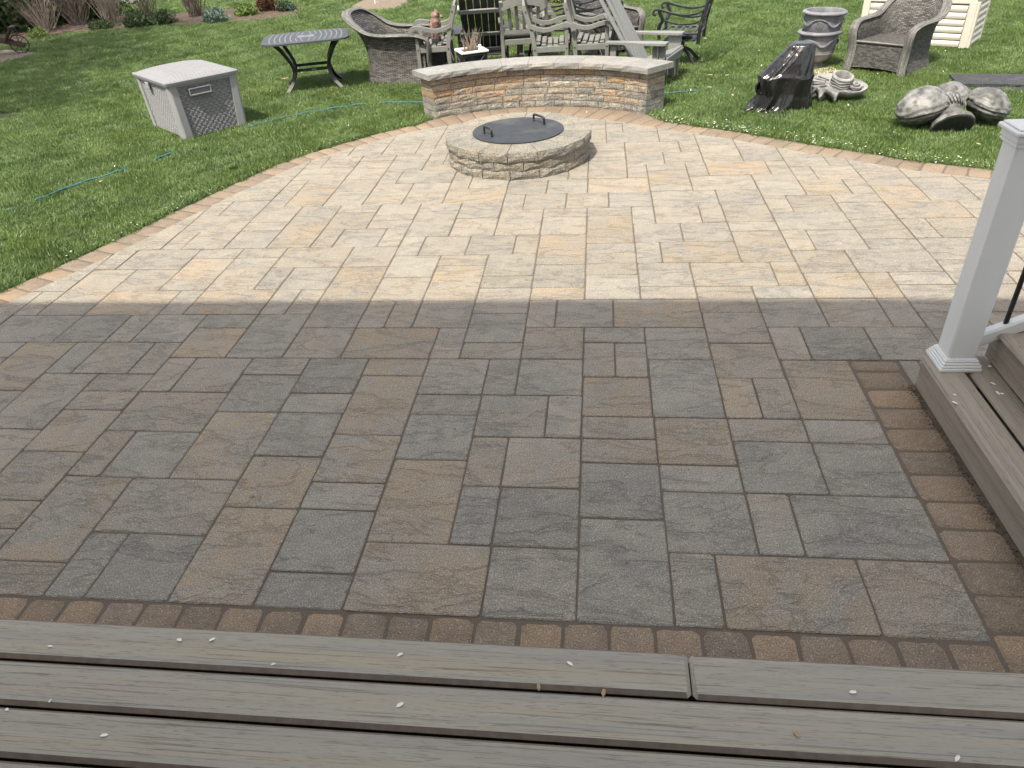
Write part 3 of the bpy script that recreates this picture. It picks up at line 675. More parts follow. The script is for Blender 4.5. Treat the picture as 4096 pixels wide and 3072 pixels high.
# ================================================================ fire pit
pit = thing('fire_pit', 'round fire pit of rough tan and grey stone blocks in front of the seat wall', 'fire pit', (PC[0], PC[1], 0))
pc0 = PC; Rp = 3.97
def pit_block(r_out, r_in, a0, a1, z0, z1, m='pit', rough=.032, parent=pit, name='stone', top=False):
    rr = R; g = 0.02/r_out; a0 += g; a1 -= g; n, nz = 4, 3; z0 += .008; z1 -= .008
    am = (a0+a1)/2; ox, oy = math.cos(am)*r_out, math.sin(am)*r_out; vs, idx, fs = [], {}, []
    p0 = Vector((r_out*math.cos(a0), r_out*math.sin(a0))); p1 = Vector((r_out*math.cos(a1), r_out*math.sin(a1)))
    q0 = Vector((r_in*math.cos(a0), r_in*math.sin(a0))); q1 = Vector((r_in*math.cos(a1), r_in*math.sin(a1)))
    for i in range(n+1):
        t = i/n; p = p0.lerp(p1, t); q = q0.lerp(q1, t); nn_ = p.normalized()
        for j in range(nz+1):
            e = i in (0, n) or j in (0, nz); k = (-.03 if e else .025*rr.uniform(.2, 1.4))+rr.uniform(-rough, rough)*(.35 if e else .8)
            idx['f', i, j] = len(vs); vs.append((p.x+nn_.x*k-ox, p.y+nn_.y*k-oy, lerp(z0, z1, j/nz)))
        for j, z in ((0, z0), (1, z1)): idx['b', i, j] = len(vs); vs.append((q.x-ox, q.y-oy, z))
    for i in range(n):
        for j in range(nz): fs.append([idx['f', i, j], idx['f', i+1, j], idx['f', i+1, j+1], idx['f', i, j+1]])
        fs += [[idx['f', i, nz], idx['f', i+1, nz], idx['b', i+1, 1], idx['b', i, 1]], [idx['b', i, 0], idx['b', i, 1], idx['b', i+1, 1], idx['b', i+1, 0]], [idx['f', i, 0], idx['b', i, 0], idx['b', i+1, 0], idx['f', i+1, 0]]]
    for i in (0, n):
        f = [idx['f', i, j] for j in range(nz+1)]+[idx['b', i, 1], idx['b', i, 0]]
        fs.append(f if i == n else f[::-1])
    b = MB().add(vs, fs); me = b.mesh(name, m); bm = bmesh.new(); bm.from_mesh(me); bmesh.ops.recalc_face_normals(bm, faces=bm.faces); bm.to_mesh(me); bm.free()
    o = bpy.data.objects.new(name, me); C.objects.link(o); o.parent = parent; o.location = Vector((ox, oy, 0))*U
    o.color = (R.choice((0, .15, .3, .5)), R.uniform(.44, .56), 0, 1); return o
nb = 16; hb = 0.47
for row in range(3):
    off = D([-93, -104, -93][row])+(0.02 if row == 0 else 0); ro = Rp+(0.06 if row == 2 else -.03)+R.uniform(-.01, .01)
    for i in range(nb):
        a0 = off+2*math.pi*i/nb; pit_block(ro, 2.30, a0, a0+2*math.pi/nb, row*hb, (row+1)*hb)
ash = MB().lathe([(0.01, .25), (2.3, .25)], 24).build('ash_bed', 'soil', pit)
lid = thing('steel_cover', 'flat black steel lid with two handles covering the fire pit', 'cover', (PC[0]+.0, PC[1]+.06, 3*hb))
MB().lathe([(0.001, .10), (1.0, .095), (2.42, .075), (2.50, .06), (2.50, .01), (2.44, .0), (0.001, .0)], 56).build('disc', 'lid', lid, smooth=40)
for p, q in (((-5.63, 30.41), (-5.14, 29.70)), ((-3.08, 32.5), (-2.45, 31.72))):
    a, b_ = Vector((p[0]-PC[0], p[1]-PC[1]-.06, .07)), Vector((q[0]-PC[0], q[1]-PC[1]-.06, .07)); u = Vector((0, 0, .40)); d = (b_-a)*.1
    MB().tube(smoothpath([a, a+u*.5, a+u*.82+d*.1, a+u+d, (a+b_)/2+u, b_+u-d, b_+u*.82-d*.1, b_+u*.5, b_], 3), .065, 8).build('handle', 'black_metal', lid, smooth=50)

# ================================================================ near steps, side steps and railing
def board(name, m, c, size, parent, mi=None, ch=0.07):
    b = MB().box((0, 0, 0), size, ch=ch); o = b.build(name, [m, 'deck_core'], parent, smooth=35, loc=c)
    ax = 1 if m == 'deck_x' else 0                 # the long edges show the darker, uncapped core
    if ch > .05:
        for p in o.data.polygons:
            if abs(p.normal[ax]) > .60 and (ax == 1): p.material_index = 1
    return o
near = thing('deck_steps', 'wide grey composite deck steps along the bottom of the photograph', 'steps', (0, 0, 0), D(-0.51)*1.0)
YF = -1.285; PB = 0.918; BW = 0.862; BT = 0.155
def yrow(k): return YF-BW/2-k*PB
ca, sa = math.cos(D(-.51)), math.sin(D(-.51))
xs = 2.045
board('deck_board', 'deck_x', ((-19+xs)/2-.006, yrow(0), 1-BT/2), (xs+19-.012, BW, BT), near)
board('deck_board', 'deck_x', ((xs+9.30)/2+.006, yrow(0)-0.012, 1-BT/2-.012), (9.30-xs-.012, BW, BT), near)
for k in (1, 2, 3): board('deck_board', 'deck_x', (-3.0, yrow(k), 1-BT/2), (32, BW, BT), near)
board('riser_board', 'deck_x', (-5.0, YF-.12, .42), (28.5, .12, .82), near)
board('riser_board', 'deck_x', (-3.0, yrow(3)-BW/2-.02, 1.42), (32, .12, .82), near)
for k in range(9): board('deck_board', 'deck_x', (-3.0, yrow(4)-k*PB+.05, 2-BT/2), (32, BW, BT), near)
side = thing('side_steps', 'grey composite steps climbing to the right beside the white railing post', 'steps', (0, 0, 0))
XF = 9.40; YE = 8.66
def sboard(name, x0, x1, y0, y1, z0, z1, ch=.07): return board(name, 'deck_y', ((x0+x1)/2, (y0+y1)/2, (z0+z1)/2), (x1-x0, y1-y0, z1-z0), side, ch=ch)
Y0 = -1.30
sboard('riser_board', XF+.10, XF+.22, Y0, YE-.05, 0.0, 1-BT-.003, .015)
sboard('end_board', XF+.23, XF+9, YE-.17, YE-.05, 0.0, 1-BT-.003, .015)
sboard('deck_board', XF, XF+.90, Y0, YE, 1-BT, 1)
sboard('deck_board', XF+.99, XF+1.74, Y0, YE, 1-BT, 1)
sboard('riser_board', XF+1.69, XF+1.81, Y0, YE-.05, 1.004, 2-BT-.003, .015)
sboard('end_board', XF+1.82, XF+9, YE-.17, YE-.05, 1.004, 2-BT-.003, .015)
sboard('deck_board', XF+1.50+.06, XF+2.44, Y0, YE+.02, 2-BT, 2)
sboard('deck_board', XF+2.53, XF+3.38, Y0, YE+.02, 2-BT, 2)
sboard('riser_board', XF+3.30, XF+3.42, Y0, YE-.05, 2.004, 3-BT-.003, .015)
for k in range(6): sboard('deck_board', XF+3.20+k*.93, XF+4.06+k*.93, Y0, YE+.02, 3-BT, 3)
px, py = 10.14, 8.64-.36
post = thing('railing_post', 'square white railing post with stepped base trim and flat cap on the lower side step', 'post', (px, py, 1.0))
MB().box((0, 0, 3.1), (.72, .72, 6.2), ch=.045).build('sleeve', 'white_pvc', post, smooth=30)
tr = MB()
for z0, z1, wd in ((0, .10, 1.06), (.10, .17, 1.00), (.17, .24, .93), (.24, .31, .86), (.31, .345, .80)): tr.box((0, 0, (z0+z1)/2), (wd, wd, z1-z0), ch=.015)
tr.build('base_trim', 'white_pvc', post, smooth=30)
cp = MB(); cp.box((0, 0, 6.02), (.80, .80, .12), ch=.02); cp.box((0, 0, 6.15), (.86, .86, .16), ch=.02); cp.box((0, 0, 6.29), (1.0, 1.0, .11), ch=.03); cp.box((0, 0, 6.37), (.86, .86, .05), ch=.015)
cp.add([(-.38, -.38, 6.39), (.38, -.38, 6.39), (.38, .38, 6.39), (-.38, .38, 6.39), (0, 0, 6.50)], [[0, 1, 4], [1, 2, 4], [2, 3, 4], [3, 0, 4]])
cp.build('post_cap', 'white_pvc', post, smooth=25)
rail = thing('stair_railing', 'sloping white stair railing with round black balusters on the right', 'railing', (10.51, py, 1.0))
slope = 0.50
def rl(x, z): return (x, 0, z+x*slope)
MB().bar(rl(0, .72), rl(9, .72), .30, .38, ch=.05).build('bottom_rail', 'white_pvc', rail, smooth=30)
MB().bar(rl(0, 5.55), rl(9, 5.55), .42, .42, ch=.06).build('top_rail', 'white_pvc', rail, smooth=30)
for i in range(11):
    x = 0.62+i*.78; MB().tube([rl(x, .85), rl(x, 5.4)], .062, 10).build('baluster', 'black_metal', rail, smooth=50)

# ================================================================ the house behind the photographer (its eave throws the straight shade)
house = thing('house', 'cream sided house behind the patio, its eave shading the near half', 'house', (0, -14.0, 0), D(-0.6))
HX0, HX1 = -42, 18; EH = 46.5
for i in range(58): MB().bar((HX0, -.1, .6+i*.8), (HX1, -.1, .6+i*.8), .12, .86, ch=.0).build('siding_board', 'siding', house)
MB().box(((HX0+HX1)/2, -16, EH/2), (HX1-HX0-.2, 31, EH-.4)).build('wall', 'siding', house)
ye = 13.85+14.0-EH*0.51                     # overhang that puts the shadow's edge where it falls
rf = MB(); rf.add([(HX0-3, ye, EH), (HX1+3, ye, EH), (HX1+3, -16, EH+9), (HX0-3, -16, EH+9), (HX0-3, -36, EH), (HX1+3, -36, EH),
                   (HX0-3, ye, EH-.5), (HX1+3, ye, EH-.5), (HX1+3, -36, EH-.5), (HX0-3, -36, EH-.5)],
                  [[0, 1, 2, 3], [3, 2, 5, 4], [6, 9, 8, 7], [0, 6, 7, 1], [4, 5, 8, 9], [0, 3, 4, 9, 6], [1, 7, 8, 5, 2]])
rf.build('roof', 'roof', house)

# ================================================================ resin storage bin on the lawn
def weave_panel(b, P, nu, nv, out, face=True):
    """raised basket weave on a quad P = [bottom-left, bottom-right, top-right, top-left]"""
    def at(u, v): return P[0].lerp(P[1], u).lerp(P[3].lerp(P[2], u), v)
    for j in range(nv):
        for i in range(nu):
            for half in range(2):          # each course: a long strand, half a step along on the next course
                if half == 1: continue
                u0 = (i+(.5 if j % 2 else 0)+.06)/nu; u1 = (i+(.5 if j % 2 else 0)+.80)/nu
                if u0 > .985: continue
                u1 = min(u1, .995); um = (u0+u1)/2
                for k in range(2):
                    v0 = (j+.08+k*.46)/nv; v1 = (j+.46+k*.46)/nv; vm = (v0+v1)/2
                    q = [at(u0, v0), at(u1, v0), at(u1, v1), at(u0, v1)]; t = [at(lerp(u0, u1, .14), lerp(v0, v1, .25))+out, at(lerp(u0, u1, .86), lerp(v0, v1, .25))+out, at(lerp(u0, u1, .86), lerp(v0, v1, .75))+out, at(lerp(u0, u1, .14), lerp(v0, v1, .75))+out]
                    b.add(q+t, [[4, 5, 6, 7], [0, 1, 5, 4], [1, 2, 6, 5], [2, 3, 7, 6], [3, 0, 4, 7]])
            # the short upright strands between them
            u0 = (i+(.5 if j % 2 else 0)+.84)/nu; u1 = u0+.11/nu
            if u1 < .99:
                v0, v1 = (j+.1)/nv, (j+.9)/nv; o2 = out*.55
                q = [at(u0, v0), at(u1, v0), at(u1, v1), at(u0, v1)]; b.add(q+[p+o2 for p in q], [[4, 5, 6, 7], [0, 1, 5, 4], [1, 2, 6, 5], [2, 3, 7, 6], [3, 0, 4, 7]])
bx, by = -26.45, 36.65
ang = D(47.5)
bn_s = 1.0
bn = thing('storage_bin', 'grey resin storage bin with basket weave sides and a ribbed lid on the left lawn', 'storage bin', (bx, by, 0), ang)
bn.scale = (bn_s, bn_s, 1.0)
WX, WY, HB = 4.35, 5.65, 3.42        # along the handled end, along the latch side, height of the tub
fl = 0.10
def bc(x, y, z): k = fl*z/HB; return Vector((x+(-k if x < WX/2 else k), y+(-k if y < WY/2 else k), z))
core = MB(); cs = [bc(.1, .1, 0.02), bc(WX-.1, .1, 0.02), bc(WX-.1, WY-.1, 0.02), bc(.1, WY-.1, 0.02), bc(.1, .1, HB), bc(WX-.1, .1, HB), bc(WX-.1, WY-.1, HB), bc(.1, WY-.1, HB)]
core.add(cs, [[3, 2, 1, 0], [4, 5, 6, 7], [0, 1, 5, 4], [1, 2, 6, 5], [2, 3, 7, 6], [3, 0, 4, 7]]); core.build('tub', 'bin_dark', bn)
for (a, b_, nrm, nu) in (((.1, .1), (WX-.1, .1), (0, -1, 0), 11), ((WX-.1, .1), (WX-.1, WY-.1), (1, 0, 0), 14), ((WX-.1, WY-.1), (.1, WY-.1), (0, 1, 0), 11), ((.1, WY-.1), (.1, .1), (-1, 0, 0), 14)):
    wb = MB(); P = [bc(*a, .05), bc(*b_, .05), bc(*b_, HB-.22), bc(*a, HB-.22)]; o = Vector(nrm)*.05
    weave_panel(wb, [p+Vector(nrm)*.01 for p in P], nu, 17, o); wb.build('woven_panel', 'bin', bn)
    MB().bar(bc(*a, HB-.12)+Vector(nrm)*.06, bc(*b_, HB-.12)+Vector(nrm)*.06, .14, .20, ch=.03).build('top_rail', 'bin', bn, smooth=30)
for x, y in ((0, 0), (WX, 0), (WX, WY), (0, WY)):
    sx, sy = (1 if x == 0 else -1), (1 if y == 0 else -1); q = MB()
    prof = [(.0, .42), (-.06*0, .0), (.42, .0), (.42, .12), (.16, .16), (.12, .42)]
    vs = []
    for z, kk in ((0, 1.15), (HB-.02, 1.0)):
        p = bc(x, y, z)
        for a_, c_ in ((-.04, .50), (-.06, .10), (.02, -.0), (.10, -.06), (.50, -.04), (.50, .12), (.12, .50)): vs.append((p.x+sx*a_*kk, p.y+sy*c_*kk, z))
    q.add(vs, [[i, (i+1) % 7, 7+(i+1) % 7, 7+i] for i in range(7)]+[list(range(7)), list(range(13, 6, -1))])
    me = q.mesh('corner_post', 'bin'); bm = bmesh.new(); bm.from_mesh(me); bmesh.ops.recalc_face_normals(bm, faces=bm.faces); bm.to_mesh(me); bm.free()
    o = bpy.data.objects.new('corner_post', me); C.objects.link(o); o.parent = bn
hd = MB(); hx, hz = WX*.42, HB-.62
for c_, s_ in (((hx, -.17, hz+.19), (1.45, .12, .08)), ((hx, -.17, hz-.19), (1.45, .12, .08)), ((hx-.70, -.17, hz), (.08, .12, .40)), ((hx+.70, -.17, hz), (.08, .12, .40))): hd.box(c_, s_, ch=.02)
hd.build('handle_frame', 'bin_lid', bn); MB().box((hx, -.13, hz), (1.36, .06, .34)).build('handle_recess', 'bin_dark', bn)
MB().box((-.22, WY*.62, HB-.38), (.10, .55, .42), ch=.03).build('latch', 'bin', bn)
ld = MB()
def lidz(u, v): return HB+.17 + .34*(1-abs(2*u-1)**3.0)*(1-abs(2*v-1)**3.0)**.8 + .22*(v)*0
nx = 64
def lidp(u, v): return Vector((lerp(-.20, WX+.20, u), lerp(-.20, WY+.20, v), lidz(u, v)+(.055*(1 if int(u*44) % 2 else 0) if .06 < u < .94 and .05 < v < .95 else 0)))
ld.grid(lidp, 88, 14)
rim = []
for u, v in [(i/16, 0) for i in range(16)]+[(1, i/16) for i in range(16)]+[(1-i/16, 1) for i in range(16)]+[(0, 1-i/16) for i in range(16)]:
    p = lidp(u, v); cxx, cyy = WX/2, WY/2; p.x = cxx+(p.x-cxx)*(.995); rim.append(Vector((p.x, p.y, p.z-.06)))
ld.sweep(rim, [(-.05, -.14), (.07, -.14), (.09, .02), (.02, .08), (-.05, .08)], closed=True)
ld.build('lid', 'bin_lid', bn, smooth=40)

# ================================================================ black metal side table
tb = thing('patio_table', 'small slate grey metal table with curved black legs beside the wicker chair', 'table', (-22.2, 51.0, .04), D(17))
TH = 3.72; tx, ty = 3.35, 2.75
def tplan(n=64, k=1.0):
    out = []
    for i in range(n):
        a = 2*math.pi*i/n; c_, s_ = math.cos(a), math.sin(a); e = 2/5.5
        out.append((tx*k*math.copysign(abs(c_)**e, c_), ty*k*math.copysign(abs(s_)**e, s_)))
    return out
MB().poly(tplan(), TH-.14, TH, .05).build('table_top', 'table_top', tb, smooth=30)
sl = MB()
for k in range(-7, 8):                                  # pale bowed slots across the top
    if abs(k) < 1: continue
    x0 = k*.40; pts = []
    for j in range(13):
        y = lerp(-ty*.84, ty*.84, j/12); x = x0+math.copysign((y/ty)**2*.30, x0)*-1; 
        if abs(x) < tx*.92 and not (abs(y) < .75 and abs(x) < .9): pts.append((x, y, TH+.004))
        else:
            if len(pts) > 1: sl.sweep(pts, [(-.045, 0), (.045, 0), (.045, .006), (-.045, .006)])
            pts = []
    if len(pts) > 1: sl.sweep(pts, [(-.045, 0), (.045, 0), (.045, .006), (-.045, .006)])
sl.box((0, 0, TH+.006), (1.3, 1.1, .012)); sl.build('slots', 'table_line', tb)
MB().box((0, 0, TH+.016), (.34, .10, .008)).build('umbrella_hole', 'black_metal', tb)
for sx in (-1, 1):
    for sy in (-1, 1):
        lg = smoothpath([(sx*2.45, sy*1.75, TH-.12), (sx*1.95, sy*1.45, TH*.80), (sx*1.42, sy*1.15, TH*.52), (sx*1.38, sy*1.15, TH*.34), (sx*1.62, sy*1.35, TH*.16), (sx*2.15, sy*1.8, .0)], 4)
        MB().sweep(lg, [(-.09, -.13), (.09, -.13), (.09, .13), (-.09, .13)], up=(1, 0, 0.01)).build('leg', 'black_metal', tb, smooth=40)
zs = TH*.40
for a, b_ in (((-1.38, -1.15, zs), (1.38, -1.15, zs)), ((-1.38, 1.15, zs), (1.38, 1.15, zs)), ((-1.38, -1.15, zs), (-1.38, 1.15, zs)), ((1.38, -1.15, zs), (1.38, 1.15, zs))):
    MB().bar(a, b_, .07, .22).build('stretcher', 'black_metal', tb)
MB().box((.2, -1.20, zs), (.36, .02, .10)).build('maker_plate', 'table_line', tb)

# ================================================================ wicker chairs
def wicker_chair(label, loc, rz, k=1.0, seat=True):
    t = thing('wicker_chair', label, 'chair', loc, rz, 'rattan armchairs standing on the lawn'); n = 40
    def rim_h(s): a = abs(s); h = 3.15+1.42*(0.5+0.5*math.cos(min(1, max(0, (a-.05)/.52))*math.pi)); return h-(.12 if a > .9 else 0)*(a-.9)*10
    def plan(s, q):                                 # s: -1 front right .. 0 back .. 1 front left
        a = abs(s); sg = 1 if s > 0 else -1
        hw = 1.92
        if a > .48: x = lerp(-1.05, 2.05, (a-.48)/.52); y = sg*hw
        else:
            th = a/.48*math.pi/2; x = -1.05-1.0*math.cos(th)**.8; y = sg*hw*math.sin(th)**.75
        return x, y
    def shell(s, v, off=0.0):
        x, y = plan(s, v); h = rim_h(s); z = v*h; a = abs(s)
        back = max(0, 1-a/.6)
        bell = .34*(max(0, 1-z/1.5))**1.8 + .12*v**2.5
        lean = back*(.98*(max(0, z-1.5)/3.0)**1.5)
        ln = math.hypot(x+.2, y) or 1
        nx_, ny_ = (x+.2)/ln, y/ln
        if a > .48: nx_, ny_ = 0, (1 if s > 0 else -1)
        arm = (1-back)*(.28*max(0, (z-2.2)/1.0)**2 if z > 2.2 else 0)
        r = bell+arm-off
        return Vector((x+nx_*r-lean, y+ny_*r, z))
    b = MB(); b.grid(lambda u, v: shell(-1+2*u, v), n, 12, us=10.2/k, vs_=3.9/k)
    b.grid(lambda u, v: shell(-1+2*u, lerp(.42, 1, v), .22), n, 8, us=10.2/k, vs_=2.3/k, flip=True)
    t.scale = (k, k, k)
    b.build('woven_shell', 'wicker', t, smooth=60)
    pts, sc = [], []
    for i in range(n+1):
        s = -1+2*i/n; p = shell(s, 1.0, .10); pts.append(p)
    p0, p1 = pts[0], pts[-1]
    def arm_front(sg): return [Vector((2.52, sg*1.98, 0.0)), Vector((2.36, sg*1.92, .7)), Vector((2.28, sg*1.92, 1.5)), Vector((2.36, sg*2.0, 2.3)), Vector((2.28, sg*2.06, 2.82))]
    path = smoothpath(arm_front(-1)+pts[1:-1:2]+arm_front(1)[::-1], 3)
    prof = [(.30*math.cos(a), .13*math.sin(a)) for a in [2*math.pi*i/10 for i in range(10)]]
    def upf(i):
        p = path[min(i, len(path)-1)]; f = i/(len(path)-1); e = min(f, 1-f)
        return Vector((1, 0, .25)) if e < .10 else (Vector((.7, 0, .7)) if e < .13 else Vector((0, 0, 1)))
    MB().sweep(path, prof, up=upf).build('braided_edge', 'wicker_rim', t, smooth=60)
    f = MB(); f.grid(lambda u, v: Vector((2.22+.10*(1-v), lerp(-1.85, 1.85, u), lerp(.22+.10*math.sin(u*math.pi), 1.92, v))), 12, 8, us=3.7/k, vs_=1.7/k)
    f.grid(lambda u, v: Vector((lerp(2.24, -1.7, v), lerp(-1.80, 1.80, u), 1.93)), 10, 8, us=3.6/k, vs_=3.9/k)
    f.build('seat_panel', 'wicker', t, smooth=30)
    MB().tube([(2.24, lerp(-1.82, 1.82, i/8), 1.93) for i in range(9)], .085, 8).build('seat_edge', 'wicker_rim', t, smooth=60)
    return t
wicker_chair('grey brown wicker armchair seen from its side, between the small table and the wall', (-15.15, 53.3, 0), D(-8), 1.12).scale = (1.28, 1.15, 1.10)
wicker_chair('grey brown wicker armchair facing the patio in front of the beige deck box', (21.55, 49.15, 0), D(-134))
wicker_chair('wicker armchair mostly hidden behind the stacked black chairs', (1.4, 60.5, 0), D(-60))

# ================================================================ grey wooden armchairs
def wood_chair(label, loc, rz):
    t = thing('garden_armchair', label, 'chair', loc, rz, 'grey wooden garden armchairs stored behind the wall'); g = 'grey_paint'; w = 1.72
    for s in (-1, 1):
        pts = [(-.10, s*w, 0), (0, s*w, 1.4), (0, s*w, 2.55), (-.22, s*w, 3.7), (-.72, s*w, 5.35)]
        MB().sweep(smoothpath(pts, 3), [(-.15, -.12), (.15, -.12), (.15, .12), (-.15, .12)], up=(0, 1, 0)).build('back_post', g, t, smooth=30)
        MB().bar((2.35, s*w, 0), (2.35, s*w, 3.72), .28, .30, up=(0, 1, 0)).build('front_leg', g, t)
        arm = smoothpath([(-.28, s*w, 3.98), (.4, s*w, 3.74), (1.05, s*(w+.02), 3.70), (1.75, s*(w+.05), 3.88), (2.35, s*(w+.06), 3.98), (2.72, s*(w+.06), 3.86), (2.84, s*(w+.06), 3.56)], 4)
        MB().sweep(arm, [(-.21, -.13), (.21, -.13), (.21, .13), (-.21, .13)]).build('armrest', g, t, smooth=30)
        MB().bar((0, s*w, 2.38), (2.35, s*w, 2.38), .16, .42).build('seat_rail', g, t)
        MB().bar((-.04, s*w, .62), (2.35, s*w, .62), .14, .30).build('stretcher', g, t)
        for x, z in ((0.0, 2.4), (2.35, 2.4), (-.55, 4.95)): MB().lathe([(0.001, .012), (.05, .01), (.05, -.01)], 8, (x, s*(w+s*0+.155*1)*1 if s > 0 else -(w+.155), z), Matrix.Rotation(D(-90*s), 4, 'X')).build('bolt', 'black_metal', t)
    MB().bar((2.32, -w, 2.38), (2.32, w, 2.38), .14, .42).build('seat_rail', g, t); MB().bar((0, -w, 2.38), (0, w, 2.38), .14, .42).build('seat_rail', g, t)
    for i in range(6):
        x = .24+i*.435; z = 2.66+.05*abs(i-2.5)-.10*math.sin(i/5*math.pi)
        MB().box((x, 0, z), (.34, 2*w+.1, .13), ch=.03).build('seat_slat', g, t)
    top = smoothpath([(-.66, -w, 4.95), (-.74, -w*.5, 5.22), (-.78, 0, 5.32), (-.74, w*.5, 5.22), (-.66, w, 4.95)], 3)
    MB().sweep(top, [(-.08, -.28), (.08, -.28), (.08, .28), (-.08, .28)]).build('top_rail', g, t, smooth=30)
    MB().bar((-.12, -w, 3.15), (-.12, w, 3.15), .14, .42).build('lower_rail', g, t)
    for i in range(5):
        y = lerp(-w*.66, w*.66, i/4); MB().bar((-.16, y*.92, 3.3), (-.68, y, 5.0), .26, .09, up=(1, 0, .2)).build('back_slat', g, t)
    return t
c1 = wood_chair('grey wooden armchair with the owl figure standing on its seat', (-11.15, 52.6, 0), D(186))
wood_chair('grey wooden armchair seen from behind, right of the charcoal chair and planter', (-5.15, 52.4, 0), D(97))
wood_chair('grey wooden armchair in the middle of the row, seat slats in full view', (-4.15, 50.3, 0), D(2))
wood_chair('grey wooden armchair half hidden by the leaning slatted back of the big lounge chair', (-1.05, 50.6, 0), D(-3))
wood_chair('grey wooden armchair furthest back, only its curled arms showing between the others', (-5.9, 56.2, 0), D(8))

# ================================================================ slatted lounge chairs (one grey, one charcoal)
def lounge_chair(label, loc, rz, m, group=None, hb=6.3):
    t = thing('lounge_chair', label, 'chair', loc, rz, group); w = 1.95
    for s in (-1, 1):
        MB().bar((2.45, s*w, 0), (2.60, s*w, 2.86), .92, .16, up=(0, 1, 0)).build('front_leg', m, t)
        MB().bar((2.95, s*(w-.16), 1.75), (-2.1, s*(w-.16), .12), .14, .62).build('seat_side', m, t)
        MB().bar((-.9, s*w, 0.0), (-.75, s*w, 2.8), .45, .14, up=(0, 1, 0)).build('rear_leg', m, t)
        a = [(-1.25, s*(w+.10)-.28, 2.9), (-1.25, s*(w+.10)+.28, 2.9)]
        plan = [(-1.3, -.26), (.6, -.30), (1.4, -.46), (2.9, -.48), (3.15, -.34), (3.15, .34), (2.9, .48), (1.4, .46), (.6, .30), (-1.3, .26)]
        pb = MB().poly([(x, y+s*(w+.08)) for x, y in plan], 2.86, 3.02, .03); pb.add([(x, y+s*(w+.08), 2.86) for x, y in plan], [list(range(9, -1, -1))]); pb.build('armrest', m, t)
        br = MB(); br.add([(2.55, s*w+s*.1, 1.6), (2.60, s*w+s*.1, 2.85), (2.60, s*(w+.42), 2.85), (2.50, s*w+s*.1, 1.6), (2.50, s*w+s*.1, 2.85), (2.50, s*(w+.42), 2.85)], [[0, 1, 2], [5, 4, 3], [0, 2, 5, 3]]); br.build('arm_bracket', m, t)
        for z in (.8, 1.2): MB().lathe([(.001, .03), (.055, .02), (.055, 0)], 8, (2.98+.0, s*(w-.16), 1.65), Matrix.Rotation(D(90), 4, 'Y')).build('bolt', 'puff', t) if z < 1 else None
    for i in range(6):
        f = i/5; x = lerp(2.92, .2, f); z = lerp(2.02, 1.16, f)-.05*math.sin(f*math.pi)
        q = MB(); q.box((0, 0, 0), (.50, 2*w+.05, .13), ch=.025, M4=Matrix.Rotation(D(-17), 4, 'Y')); q.build('seat_slat', m, t, loc=(x, 0, z+.02))
    MB().box((3.10, 0, 1.72), (.14, 2*w+.1, .66), ch=.03, M4=Matrix.Rotation(D(14), 4, 'Y')).build('front_apron', m, t)
    for i in range(6):
        f = (i-2.5)/2.5; yb, yt = f*1.30, f*1.40; L = hb-.75*f*f
        p, q = Vector((.95, yb, .95)), Vector((-1.95, yt, L))
        MB().bar(p, q, .50, .13, up=(1, 0, .5), ch=.025).build('back_slat', m, t)
    for z, x, wd in ((1.5, .35, 1.55), (2.75, -.25, 1.75), (4.55, -1.35, 1.82)):
        MB().bar((x-.08, -wd, z), (x-.08, wd, z), .34 if z > 2.8 else .3, .16, up=(1, 0, .5)).build('cross_rail', m if m == 'grey_poly' else 'grey_poly', t)
    return t
lounge_chair('big grey slatted lounge chair with wide flat arms at the right end of the wall', (3.05, 48.4, 0), D(-21), 'grey_poly')
lounge_chair('charcoal slatted lounge chair seen from behind, back of the dried planter', (-8.75, 54.8, 0), D(97), 'charcoal')

